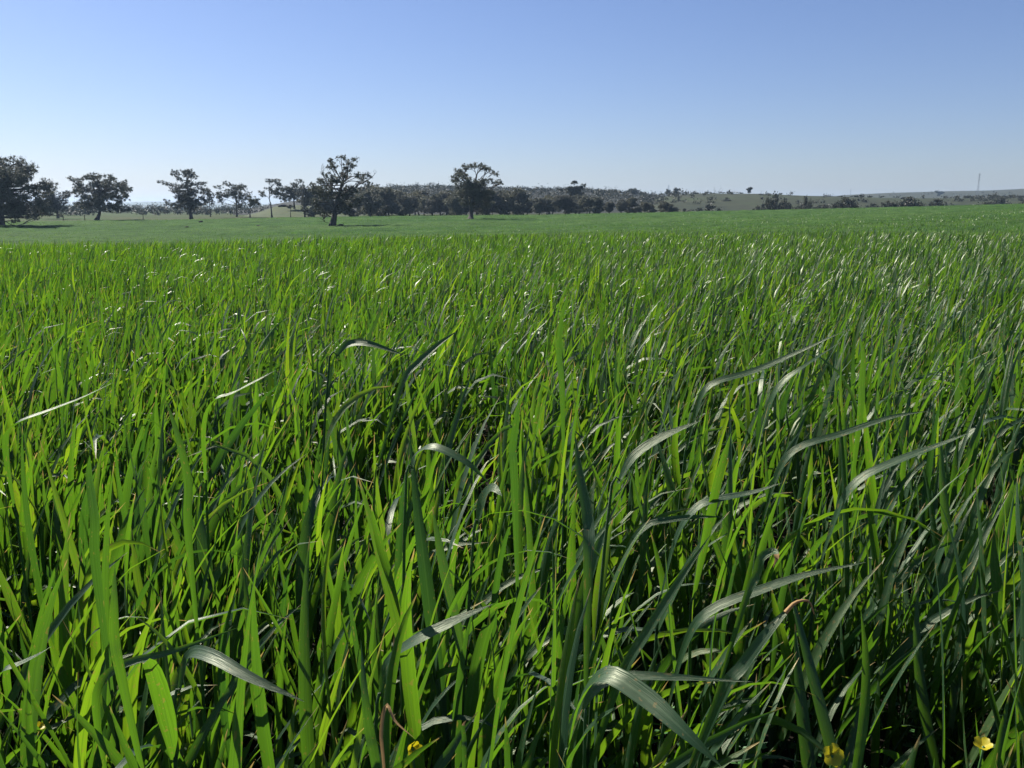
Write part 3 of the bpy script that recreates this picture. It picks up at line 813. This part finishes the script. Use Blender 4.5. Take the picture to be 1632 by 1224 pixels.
def blades(P, az, L, W, th0, bend, tw0, tw1, cut, tint, wind, S, K, rng, power=2.0, wdir=None):
    """vectorised strap leaves. returns verts (N,S+1,K,3), attr (N,S+1,K,3)"""
    n = len(P)
    s = np.linspace(0, 1, S + 1)[None, :] * cut[:, None]
    th = th0[:, None] + bend[:, None] * s ** power
    h = np.sin(th)
    wx, wy = (1.0, -0.12) if wdir is None else wdir
    t = np.stack([h * np.cos(az)[:, None] + wind[:, None] * (0.12 + 1.5 * s * s) * wx, h * np.sin(az)[:, None] + wind[:, None] * (0.12 + 1.5 * s * s) * wy, np.cos(th)], -1)
    t /= np.linalg.norm(t, axis=-1, keepdims=True)
    step = (L / S * cut)[:, None, None]
    pos = np.concatenate([np.zeros((n, 1, 3)), np.cumsum(0.5 * (t[:, 1:] + t[:, :-1]) * step, 1)], 1) + P[:, None]
    side = np.stack([-np.sin(az), np.cos(az), np.zeros(n)], -1)[:, None] + 0 * t
    side = side - (side * t).sum(-1, keepdims=True) * t
    side /= np.linalg.norm(side, axis=-1, keepdims=True) + 1e-9
    nor = np.cross(t, side)
    phi = tw0[:, None] + tw1[:, None] * s
    sd = side * np.cos(phi)[..., None] + nor * np.sin(phi)[..., None]
    nn = np.cross(t, sd)
    prof = (0.55 + 0.45 * smooth(0, 0.28, s)) * np.clip(1 - np.clip((s - 0.35) / 0.65, 0, 1) ** 2.1, 0.02, 1)
    w = W[:, None] * prof * 0.5
    cols = []
    if K == 2: offs = ((-1, 0), (1, 0))
    else: offs = ((-1, 0.28), (0, -0.10), (1, 0.28))
    jag = np.zeros((n, S + 1))
    for a, b in offs:
        v = pos + sd * (w * a)[..., None] + nn * (w * b)[..., None]
        j = np.where(cut < .97, rng.uniform(-.012, .012, n), 0)
        v[:, -1] += t[:, -1] * j[:, None]
        cols.append(v)
    V = np.stack(cols, 2)
    u = np.broadcast_to(np.linspace(0, 1, K)[None, None, :], V.shape[:3])
    vv = np.broadcast_to(s[:, :, None], V.shape[:3])
    tt = np.broadcast_to(tint[:, None, None], V.shape[:3])
    return V, np.stack([u, vv, tt], -1)

def blade_quads(n, S, K):
    q = grid_quads(S + 1, K)
    return (q[None] + (np.arange(n) * (S + 1) * K)[:, None, None]).reshape(-1, 4)

def jitter_points(x0, x1, y0, y1, dens, rng):
    st = 1 / math.sqrt(dens)
    gx, gy = np.meshgrid(np.arange(x0, x1, st), np.arange(y0, y1, st))
    p = np.stack([gx.ravel(), gy.ravel()], -1)
    return p + rng.uniform(-.5, .5, p.shape) * st * 1.3

def leaf_params(n, rng, level):
    """level 0..1 : lower to upper leaves of a tiller"""
    az = rng.uniform(0, 2 * np.pi, n)
    L = rng.uniform(.19, .38, n) * (0.8 + .25 * level)
    W = rng.uniform(.0085, .0190, n)
    th0 = np.radians(np.clip(rng.normal(9 + 13 * (1 - level), 7, n), 1, 60))
    bend = np.radians(np.abs(rng.normal(6, 17, n)))
    flop = rng.uniform(0, 1, n) < (.16 + .10 * (1 - level))
    bend = np.where(flop, np.radians(rng.uniform(45, 140, n)), bend)
    az = np.where(flop & (rng.uniform(0, 1, n) < .7), rng.normal(-.15, .75, n), az)
    tw0 = np.radians(rng.normal(0, 25, n)); tw1 = np.radians(rng.normal(0, 65, n))
    cut = np.where(rng.uniform(0, 1, n) < .045, rng.uniform(.5, .8, n), 1.0)
    tint = np.clip(rng.normal(.5 - .12 * level, .22, n), 0, 1)
    return az, L, W, th0, bend, tw0, tw1, cut, tint

# photographed leaves that stand out: pixel path (x, y, distance), width px, roll, dry?, label
HERO = [
 ([(905, 1200, .66), (925, 1120, .65), (965, 1076, .63), (1030, 1112, .60), (1090, 1165, .57), (1150, 1222, .55)], 30, 50, 0, 'plant with a big grey-green leaf arching over at the bottom centre'),
 ([(940, 1110, .70), (985, 1080, .70), (1080, 1080, .69), (1200, 1087, .69)], 19, 60, 0, 'plant whose leaf lies out flat above the bottom arching leaf'),
 ([(606, 1110, .74), (620, 1055, .74), (665, 1020, .72), (725, 990, .72), (785, 963, .72)], 22, 40, 0, 'plant with a pale leaf sweeping up to the right, bottom left of centre'),
 ([(285, 1105, .70), (300, 1045, .70), (335, 1045, .67), (400, 1080, .64), (485, 1118, .62)], 20, 55, 0, 'plant with a flat grey leaf drooping right in the bottom left quarter'),
 ([(160, 1090, .76), (200, 1058, .75), (275, 1038, .75), (380, 1000, .77)], 16, 50, 0, 'plant with a narrow grey leaf crossing behind upright leaves at bottom left'),
 ([(985, 1090, .80), (1030, 1010, .80), (1080, 930, .80), (1132, 853, .80)], 24, 20, 0, 'plant with a straight blue-green leaf slanting right below the middle'),
 ([(1150, 1110, .72), (1185, 1060, .72), (1230, 1000, .72), (1268, 960, .73)], 30, 15, 1, 'plant with a broad leaf ending in a dry brown thread'),
 ([(1130, 975, .82), (1220, 938, .82), (1290, 915, .82), (1380, 896, .82)], 19, 50, 0, 'plant with a pale leaf lying right across the dark gap'),
 ([(1366, 1220, .70), (1378, 1130, .70), (1380, 1050, .70), (1372, 972, .70)], 23, 5, 0, 'plant with one upright leaf alone in the dark gap at bottom right'),
 ([(938, 900, .78), (938, 830, .80), (925, 760, .82), (916, 690, .84)], 27, 8, 0, 'plant with a broad bright upright leaf near the picture centre'),
 ([(1030, 838, 1.0), (1070, 828, 1.0), (1110, 824, 1.0), (1152, 824, 1.0)], 14, 60, 0, 'plant with a short flat grey leaf right of the bright upright leaf'),
 ([(985, 770, .95), (1010, 728, .95), (1055, 697, .95), (1118, 670, .95)], 20, 45, 0, 'plant with a pale leaf curving up right of centre'),
 ([(1135, 612, 1.5), (1200, 592, 1.5), (1270, 562, 1.5), (1345, 528, 1.5)], 13, 45, 0, 'plant with the longest pale leaf stretched to the right in mid field'),
 ([(1245, 612, 1.5), (1280, 585, 1.5), (1340, 545, 1.55)], 11, 45, 0, 'plant with a pale leaf under the longest stretched leaf'),
 ([(1370, 765, 1.1), (1430, 735, 1.1), (1490, 712, 1.1), (1550, 688, 1.1)], 16, 50, 0, 'plant with a light flat leaf toward the right side'),
 ([(1270, 715, 1.15), (1340, 692, 1.15), (1420, 665, 1.15), (1480, 655, 1.15)], 14, 50, 0, 'plant with a flat light leaf above the right flat leaf'),
 ([(640, 615, 1.35), (665, 580, 1.35), (700, 548, 1.35), (728, 528, 1.35)], 14, 35, 0, 'plant with a pale curving leaf in mid field left of centre'),
 ([(535, 570, 1.4), (552, 550, 1.4), (585, 547, 1.38), (645, 566, 1.35)], 13, 55, 0, 'plant with a pale leaf folding over in mid field'),
 ([(818, 760, 1.0), (815, 715, 1.0), (822, 670, 1.0), (828, 630, 1.0)], 18, -50, 0, 'plant with a grey upright leaf catching the light near centre'),
 ([(655, 750, .98), (665, 725, .98), (690, 713, .96), (740, 735, .94), (780, 770, .93)], 15, 55, 0, 'plant with an arching grey leaf left of the grey upright one'),
 ([(760, 835, .95), (770, 795, .95), (785, 778, .94), (800, 790, .92)], 17, 55, 0, 'plant with a small hooked grey leaf below centre'),
 ([(1110, 810, 1.0), (1150, 795, 1.0), (1200, 785, 1.0), (1245, 770, 1.0)], 15, 50, 0, 'plant with a light flat leaf just above the short flat grey leaf'),
 ([(340, 640, 1.2), (370, 628, 1.2), (400, 612, 1.2), (440, 590, 1.22)], 12, 45, 0, 'plant with a thin pale leaf slanting at left in mid field'),
 ([(20, 680, 1.2), (80, 655, 1.2), (130, 635, 1.2), (180, 610, 1.2)], 15, 45, 0, 'plant with a pale slanting leaf at the left edge of mid field'),
 ([(0, 1075, .8), (30, 1060, .8), (60, 1045, .8), (82, 1030, .8)], 18, 45, 0, 'plant with a grey slanting leaf at the bottom left edge'),
 ([(1185, 965, .80), (1205, 920, .80), (1213, 890, .80), (1232, 878, .80), (1238, 888, .79), (1232, 905, .79)], 20, 10, 2, 'plant with a leaf tip dried to an orange hook'),
 ([(612, 1220, .62), (608, 1165, .62), (616, 1124, .62), (630, 1150, .61), (660, 1176, .60)], 9, 30, 3, 'plant with a wholly dry straw coloured leaf hanging beside a yellow flower'),
 ([(740, 1222, .62), (740, 1180, .62), (738, 1158, .62), (743, 1148, .62)], 12, 5, 2, 'plant with a dry curled tip at the bottom centre'),
 ([(300, 850, .85), (300, 770, .85), (285, 700, .85), (262, 630, .86)], 19, 10, 0, 'plant with a broad bright leaf leaning left at the left'),
 ([(150, 900, .82), (148, 830, .82), (140, 760, .83), (143, 725, .83)], 22, -55, 0, 'plant with a dark blue broad leaf at the left'),
 ([(195, 1085, .66), (183, 1020, .66), (182, 960, .66), (183, 900, .67)], 24, 6, 0, 'plant with a tall bright upright leaf in the bottom left quarter'),
 ([(600, 1224, .60), (590, 1170, .60), (582, 1110, .60), (575, 1020, .62)], 25, 8, 0, 'plant with a very broad bright leaf at the bottom left of centre'),
 ([(1165, 690, 1.0), (1140, 780, 1.0)][::-1], 20, -30, 0, 'plant with a dark slanting leaf right of centre'),
 ([(895, 620, 1.4), (890, 560, 1.4), (895, 505, 1.4), (908, 462, 1.4)], 13, -40, 0, 'plant with the tallest pale tip standing above mid field'),
 ([(1370, 660, 1.3), (1372, 610, 1.3), (1375, 570, 1.3), (1370, 535, 1.3)], 14, -45, 0, 'plant with a dark leaf and shining white tip right of centre'),
]
def hero_leaf(path, wpx, roll, rng, S=18):
    pts = np.array([at(*p) for p in path])
    if roll < 40:                       # upright leaves run on down into the crop
        d0 = pts[0] - pts[1]; d0 /= np.linalg.norm(d0); d0 = d0 * .6 + np.array((0, .15, -.6))
        pts = np.vstack([pts[0] + d0 * .13, pts])
    else:                               # flat leaves rise out of the crop and bend over
        d0 = pts[1] - pts[0]; d0 /= np.linalg.norm(d0)
        if d0[2] < .75:
            pts = np.vstack([pts[0] - d0 * .035 + (0, .035, -.12), pts[0] - d0 * .022 + (0, .012, -.035), pts])
    c = catmull(pts, S + 1)
    t = np.gradient(c, axis=0); t /= np.linalg.norm(t, axis=1, keepdims=True)
    view = c - np.array((0, 0, EYE)); view /= np.linalg.norm(view, axis=1, keepdims=True)
    side = np.cross(t, view); side /= np.linalg.norm(side, axis=1, keepdims=True)
    nor = np.cross(side, t)
    s = np.linspace(0, 1, S + 1)
    ph = math.radians(roll) * (0.6 + .4 * np.sin(s * 2.2 + rng.uniform(0, 1)))
    sd = side * np.cos(ph)[:, None] + nor * np.sin(ph)[:, None]; nn = np.cross(t, sd)
    dist = path[0][2]
    if roll >= 40:                      # leaf lying with its upper face to the light
        hv = np.array(sun_dir) * .75 - view.mean(0) + rng.normal(0, .22, 3)
        n0 = hv - (t @ hv)[:, None] * t; n0 /= np.linalg.norm(n0, axis=1, keepdims=True)
        sd = np.cross(n0, t); nn = np.cross(t, sd)
        roll = min(55, math.degrees(math.acos(min(1, abs((n0 * view).sum(1)).mean()))))
    W = .72 * wpx / FPX * dist / max(math.cos(math.radians(roll)), .62)
    prof = (0.35 + 0.65 * smooth(0, .34, s) ** .8) * np.clip(1 - np.clip((s - .45) / .55, 0, 1) ** 2.0, .03, 1)
    w = (W * .5 * prof)[:, None]
    V = np.stack([c - sd * w + nn * w * .25, c - nn * w * .08, c + sd * w + nn * w * .25], 1)
    return V, c, t

STEM_ATTR = (0.5, 0.3)
def stem_mesh(pts, r0, r1, tint):
    m = MB(); pts = np.asarray(pts)
    v, q = tube(pts, np.linspace(r0, r1, len(pts)), 6)
    s = np.repeat(np.linspace(0, .8, len(pts)), 6)
    m.add(v, q, np.stack([np.tile(np.linspace(0, 1, 6), len(pts)), s, np.full(len(s), tint)], -1))
    return m.mesh('stem', M_LEAF)

hr = np.random.default_rng(77)
M_TIP = M_DEAD
def plant_leaf(mesh_v, mesh_a, S, K, parent, name='leaf', mat=None):
    me = mesh_fast('leaf', mesh_v, grid_quads(S + 1, K), mesh_a, True, (mat or M_LEAF,))
    return obj(name, me, parent)
hero_xy = []
for path, wpx, roll, dry, lab in HERO:
    S = 18
    V, c, t = hero_leaf(path, wpx, roll, hr, S)
    base = c[0]
    gx = base[0] - t[0][0] * .10 + hr.normal(0, .01); gy = base[1] - t[0][1] * .10 + abs(hr.normal(0, .01))
    foot = np.array((gx, gy, float(terrain(gx, gy)) - .01))
    hero_xy.append((gx, gy))
    o = obj('cereal_plant', None, loc=foot)
    tag(o, lab, 'cereal plant')
    tint = hr.uniform(.10, .50)
    A_ = np.zeros(V.shape); A_[..., 0] = np.array((0, .5, 1))[None, :]
    A_[..., 1] = np.linspace(0, 1, S + 1)[:, None] * .94; A_[..., 2] = tint
    if dry in (1, 2):
        kcut = 16 if dry == 1 else 14
        me = plant_leaf((V[:kcut + 1] - foot).reshape(-1, 3), A_[:kcut + 1].reshape(-1, 3), kcut, 3, o)
        dv = V[kcut:] - foot
        if dry == 1:                                        # thin curling thread past the tip
            e = c[-1]; th_ = catmull([c[kcut], e, e + (.012, 0, .001), e + (.018, 0, -.012)], 9) - foot
            m = MB(); v_, q_ = tube(th_, np.linspace(.0022, .0005, 9), 5); m.add(v_, q_, np.tile((.5, .5, .5), (len(v_), 1)))
            td = obj('dry_tip', m.mesh('dry_tip', M_DEAD), o)
        else:
            td = obj('dry_tip', mesh_fast('dry_tip', dv.reshape(-1, 3), grid_quads(S - kcut + 1, 3), A_[kcut:].reshape(-1, 3), True, (M_DEAD,)), o)
        td['label'] = 'shrivelled brown leaf tip'
    else:
        lf = plant_leaf((V - foot).reshape(-1, 3), A_.reshape(-1, 3), S, 3, o, mat=M_DEAD if dry == 3 else None)
        if dry == 3: lf['label'] = 'dead straw coloured leaf'
    sp = catmull([foot, foot * .45 + base * .55 + np.array((-t[0][0] * .02, 0, 0)), base - t[0] * .02, base + t[0] * .004], 8) - foot
    obj('stem', stem_mesh(sp, .0030, .0012, tint), o)
    for j in range(2):                                      # two lower leaves
        fr_ = hr.uniform(.25, .6)
        P = sp[int(fr_ * 7)][None] + 0
        az, L, W, th0, bend, tw0, tw1, cut, tn = leaf_params(1, hr, .2)
        V2, A2 = blades(P, az, L * .75, W, th0, bend, tw0, tw1, cut, tn, np.array([.15]), 8, 3, hr)
        plant_leaf(V2[0].reshape(-1, 3), A2[0].reshape(-1, 3), 8, 3, o)

# near plants: one thing each; plants farther out or out of frame go into one mass
nr_ = np.random.default_rng(23)
pp = jitter_points(-2.0, 2.0, .46, 2.1, 440, nr_)
px_ = 816 + FPX * pp[:, 0] / pp[:, 1]
keep = (np.abs(pp[:, 0]) < .75 * pp[:, 1] + .55)
# the gap in the crop at the bottom right
gap = (px_ > 1150) & (px_ < 1600) & (pp[:, 1] < 1.2) & (pp[:, 1] > .3)
keep &= ~(gap & (nr_.uniform(0, 1, len(pp)) < .93))
keep &= nr_.uniform(0, 1, len(pp)) < stand(pp[:, 0], pp[:, 1])
pp = pp[keep]; px_ = px_[keep]
order = np.argsort(pp[:, 1]); pp = pp[order]; px_ = px_[order]
inview = (px_ > -60) & (px_ < 1690)
ids = np.where(inview)[0][:300 - len(HERO)]
single = np.zeros(len(pp), bool); single[ids] = True
NEAR_LABEL = 'one of the nearest upright green cereal plants filling the bottom of the picture'
mass = {k: [] for k in ('P', 'level')}
stems_mass = MB()
def tiller_stem(x, y, rng):
    h = rng.uniform(.13, .31) * (1 + .18 * float(rot_noise(x, y, 56, 7.0)))
    z = float(terrain(x, y)) - .01
    lean = np.array((rng.normal(.05, .05), rng.normal(-.01, .04)))
    s = np.linspace(0, 1, 6)
    return np.array((x, y, z)), np.stack([lean[0] * s ** 1.5, lean[1] * s ** 1.5, h * s], -1)
mass_args = []
for i, (x, y) in enumerate(pp):
    foot, sp = tiller_stem(x, y, nr_)
    nl = nr_.integers(4, 7)
    lev = np.linspace(.1, 1, nl)
    idx = np.clip((lev * 5).astype(int), 1, 5)
    P = sp[idx]
    prm = [leaf_params(1, nr_, l) for l in lev]
    prm = [np.concatenate([p[k] for p in prm]) for k in range(9)]
    if y < .62:                      # short leaves at the very front edge
        prm[1] = prm[1] * .85
    wind = .04 + .42 * gust(x, y) * nr_.uniform(.1, 1.6, nl)
    if single[i]:
        V, Aa = blades(P, *prm, wind, 9, 3, nr_)
        o = obj('cereal_plant', None, loc=foot)
        tag(o, NEAR_LABEL, 'cereal plant', 'nearest cereal plants')
        obj('stem', stem_mesh(sp, .0030, .0014, float(prm[8][-1])), o)
        for k in range(nl):
            plant_leaf(V[k].reshape(-1, 3), Aa[k].reshape(-1, 3), 9, 3, o)
    else:
        v, q = tube(sp + foot, np.linspace(.0034, .0022, 6), 4)
        stems_mass.add(v, q, np.tile((.5, .3, float(prm[8][-1])), (len(v), 1)))
        mass_args.append((P + foot, prm, wind))

MV, MQ, MA, off = [], [], [], 0
def push(V, Aa, S, K):
    global off
    n = len(V)
    MV.append(V.reshape(-1, 3)); MA.append(Aa.reshape(-1, 3)); MQ.append(blade_quads(n, S, K) + off); off += n * (S + 1) * K
P = np.concatenate([m[0] for m in mass_args]); prm = [np.concatenate([m[1][k] for m in mass_args]) for k in range(9)]
wind = np.concatenate([m[2] for m in mass_args])
push(*blades(P, *prm, wind, 6, 3, nr_), 6, 3)

def mass_band(y0, y1, dens, leaves, S, K, wmul, lo=.10, hi=.34, lmul=1.0, xr=.72, xm=.6, mask=None, lift=0.0):
    rng = nr_
    q = jitter_points(-y1 * xr - xm, y1 * xr + xm, y0, y1, dens, rng)
    q = q[np.abs(q[:, 0]) < xr * q[:, 1] + xm]
    if mask is not None: q = q[mask(q)]
    if y1 < 12: q = q[rng.uniform(0, 1, len(q)) < stand(q[:, 0], q[:, 1])]
    n = len(q)
    top = rng.uniform(.17, .30, n) * (1 + .20 * rot_noise(q[:, 0], q[:, 1], 55, 1.1) + .20 * rot_noise(q[:, 0], q[:, 1], 56, 7.0))
    z = terrain(q[:, 0], q[:, 1])
    for k in range(leaves):
        lev = 1 - k / max(leaves, 1) * .8
        prm = leaf_params(n, rng, lev)
        prm = list(prm); prm[1] = prm[1] * lmul; prm[2] = prm[2] * wmul
        if y0 >= 16: prm[4] = prm[4] * .45
        if y0 >= 30: prm[4] = prm[4] * .4; prm[6] = prm[6] * .2
        P = np.stack([q[:, 0] + rng.normal(0, .02, n), q[:, 1] + rng.normal(0, .02, n), z + lift + top * lev], -1)
        wind = .04 + .46 * gust(q[:, 0], q[:, 1]) * rng.uniform(.1, 1.6, n)
        if y0 >= 30: wind = wind * .3
        push(*blades(P, *prm, wind, S, K, rng), S, K)
mass_band(2.1, 3.6, 540, 4, 5, 2, .86, lmul=.92)
mass_band(3.6, 6.5, 600, 3, 4, 2, .78, lmul=.78, lift=.04)
mass_band(6.5, 11, 450, 3, 3, 2, .75, lmul=.66, lift=.06)
mass_band(11, 16, 290, 2, 3, 2, .85, lmul=.62, lift=.08, xr=.68)
def vis(q):       # beyond the rise the left side dips out of sight
    return (q[:, 0] > -0.15 * q[:, 1]) | (q[:, 1] < 18)
mass_band(16, 30, 80, 2, 3, 2, 1.2, lmul=.62, lift=.08, xr=.66, mask=vis)
mass_band(30, 70, 12, 2, 3, 2, 1.6, lift=.10, lmul=.6, xr=.64, mask=lambda q: q[:, 0] > -.1 * q[:, 1])
def far_tufts(r0, r1, n, wmul):
    r = np.sqrt(nr_.uniform(r0 * r0, r1 * r1, n)); a_ = np.radians(nr_.uniform(-34, 34, n))
    q = np.stack([r * np.sin(a_), r * np.cos(a_)], -1)
    px = 816 + FPX * q[:, 0] / q[:, 1]
    ok = r < field_edge(px) - 1.0
    if r1 < 130: ok &= px > 700
    q = q[ok]; n = len(q)
    prm = list(leaf_params(n, nr_, .8)); prm[1] = prm[1] * .5; prm[2] = prm[2] * wmul; prm[4] = np.radians(nr_.uniform(0, 35, n)); prm[6] = prm[6] * .15; prm[5] = prm[5] * .4; prm[0] = nr_.uniform(0, 6.283, n)
    P = np.stack([q[:, 0], q[:, 1], terrain(q[:, 0], q[:, 1]) + .38], -1)
    push(*blades(P, *prm, .03 + .12 * nr_.uniform(0, 1, n), 2, 2, nr_), 2, 2)
far_tufts(70, 130, 22000, 3)
far_tufts(125, 262, 50000, 4)
if stems_mass.v:
    v, q_, a_ = np.concatenate(stems_mass.v), np.concatenate(stems_mass.q), np.concatenate(stems_mass.a)
    MV.append(v); MQ.append(q_ + off); MA.append(a_)
crop = obj('cereal_crop', mesh_fast('cereal_crop', np.concatenate(MV), np.concatenate(MQ), np.concatenate(MA), True, (M_LEAF,)))
tag(crop, 'dense wind-combed green cereal crop filling the field beyond the nearest plants', 'crop', kind='stuff')

# ------------------------------------------------------------------ yellow flowers and clover-like leaves
def petal_material():
    m, nt, N, L, out = new_mat('yellow_petal')
    nz = N.new('ShaderNodeTexNoise'); nz.inputs['Scale'].default_value = 220
    r = ramp(N, [(0.3, (0.40, 0.33, 0.008)), (0.7, (0.56, 0.48, 0.015))]); L.new(nz.outputs[0], r.inputs[0])
    p = N.new('ShaderNodeBsdfPrincipled'); p.inputs['Roughness'].default_value = .5; L.new(r.outputs[0], p.inputs['Base Color'])
    t = N.new('ShaderNodeBsdfTranslucent'); L.new(r.outputs[0], t.inputs['Color'])
    mx = N.new('ShaderNodeMixShader'); mx.inputs[0].default_value = .45
    L.new(p.outputs[0], mx.inputs[1]); L.new(t.outputs[0], mx.inputs[2]); L.new(mx.outputs[0], out.inputs['Surface'])
    return m
M_PETAL = petal_material()
M_CLOVER = noise_mat('clover_leaf', [(0.035, 0.10, 0.028), (0.06, 0.15, 0.04)], 90, rough=.5, spec=.4)
def flower(px, py, Y, dia, tilt, az, label, openness=1.0):
    c = at(px, py, Y); z0 = float(terrain(c[0], c[1] + .03))
    o = obj('sorrel_flower', None, loc=(c[0], c[1] + .03, z0)); tag(o, label, 'flower')
    hc = c - np.array(o.location)
    m = MB(); m.add(*tube(catmull([(0, 0, 0), (.004, -.004, hc[2] * .6), hc - np.array((0, 0, .012)), hc], 10), np.linspace(.0014, .0011, 10), 6))
    obj('stem', m.mesh('stem', M_CLOVER), o)
    Rm = np.array(Matrix.Rotation(az, 3, 'Z') @ Matrix.Rotation(tilt, 3, 'X'))
    for k in range(5):
        a = k * 2 * math.pi / 5
        rows = []
        for s in np.linspace(0, 1, 7):
            r_ = dia / 2 * (.08 + .92 * s)
            half = dia * .215 * math.sin(min(1, s * 1.02) ** .75 * math.pi * .80) + dia * .02
            z = dia * (.30 * (1 - openness) * s + .16 * s * s * (1.2 - openness) + .10 * math.sin(s * 2.4))
            for u in (-1, -.5, 0, .5, 1):
                rr = r_ - dia * .05 * (u * u) * (s > .8) - (dia * .02 if (u == 0 and s == 1) else 0)
                x, y = rr, u * half
                rows.append((x * math.cos(a) - y * math.sin(a), x * math.sin(a) + y * math.cos(a), z + dia * .03 * abs(u)))
        v = np.array(rows) @ Rm.T + hc
        obj('petal', mesh_fast('petal', v, grid_quads(7, 5), None, True, (M_PETAL,)), o)
    m = MB(); m.add(*tube([np.zeros(3), (0, 0, dia * .06), (0, 0, dia * .13)], [dia * .05, dia * .07, dia * .02], 7))
    me = m.mesh('flower_centre', M_PETAL)
    cc = obj('flower_centre', me, o); cc.matrix_local = Matrix.Translation(Vector(hc)) @ Matrix(Rm.tolist()).to_4x4()
    m = MB(); m.add(*tube([(0, 0, -dia * .22), (0, 0, -dia * .1), (0, 0, dia * .03)], [dia * .03, dia * .06, dia * .10], 7))
    cx = obj('calyx', m.mesh('calyx', M_CLOVER), o); cx.matrix_local = Matrix.Translation(Vector(hc)) @ Matrix(Rm.tolist()).to_4x4()
flower(1326, 1203, .80, .0245, math.radians(62), .15, 'open yellow five-petalled flower in the dark gap at bottom right')
flower(1566, 1191, .79, .019, math.radians(15), -.6, 'half closed yellow flower near the bottom right corner', .55)
flower(658, 1192, .78, .017, math.radians(75), .5, 'drooping yellow flower below the dead straw coloured leaf', .5)
flower(641, 999, 1.08, .018, math.radians(30), .2, 'tiny yellow flower deep among leaves left of centre', .6)
flower(62, 1160, .92, .013, math.radians(30), 1.2, 'tiny yellow flower at the bottom left', .6)
# clover-like ground leaves
cr_ = np.random.default_rng(31)
m = MB()
q5 = np.array([[0, 1, 2, 3], [0, 3, 4, 5]])
for i in range(900):
    x, y = cr_.uniform(-.9, .9), cr_.uniform(.45, 1.5)
    z = float(terrain(x, y)) + cr_.uniform(.03, .13)
    r_ = cr_.uniform(.006, .012)
    n_ = Matrix.Rotation(cr_.normal(0, .4), 3, 'X') @ Matrix.Rotation(cr_.normal(0, .4), 3, 'Y') @ Matrix.Rotation(cr_.uniform(0, 6.28), 3, 'Z')
    for k in range(3):
        a = k * 2.094
        pts = [(0, 0, 0), (.9 * r_, -.75 * r_, .1 * r_), (1.7 * r_, -.6 * r_, .25 * r_), (1.35 * r_, 0, .1 * r_), (1.7 * r_, .6 * r_, .25 * r_), (.9 * r_, .75 * r_, .1 * r_)]
        pts = np.array([np.array(n_ @ (Matrix.Rotation(a, 3, 'Z') @ Vector(p))) for p in pts]) + (x, y, z)
        m.add(pts, q5)
cl = obj('clover', m.mesh('clover', M_CLOVER, False))
tag(cl, 'small three-part clover-like leaves on the soil under the crop', 'clover', kind='stuff')

# ------------------------------------------------------------------ air
def haze_box():
    x0, x1, y0, y1, z0, z1 = -7000, 7000, -7000, 7000, -6.0, 75.0
    v = [(x, y, z) for x in (x0, x1) for y in (y0, y1) for z in (z0, z1)]
    q = [(0, 1, 3, 2), (4, 6, 7, 5), (0, 4, 5, 1), (2, 3, 7, 6), (0, 2, 6, 4), (1, 5, 7, 3)]
    mt, nt, N, L, out = new_mat('haze')
    p = N.new('ShaderNodeVolumePrincipled')
    p.inputs['Color'].default_value = (0.52, 0.74, 1.0, 1)
    p.inputs['Density'].default_value = 0.00012
    p.inputs['Anisotropy'].default_value = 0.3
    L.new(p.outputs[0], out.inputs['Volume'])
    h = obj('haze', mesh_fast('haze', v, q, None, False, (mt,)))
    tag(h, 'thin pale daylight haze over the plain', 'haze', kind='stuff')
haze_box()
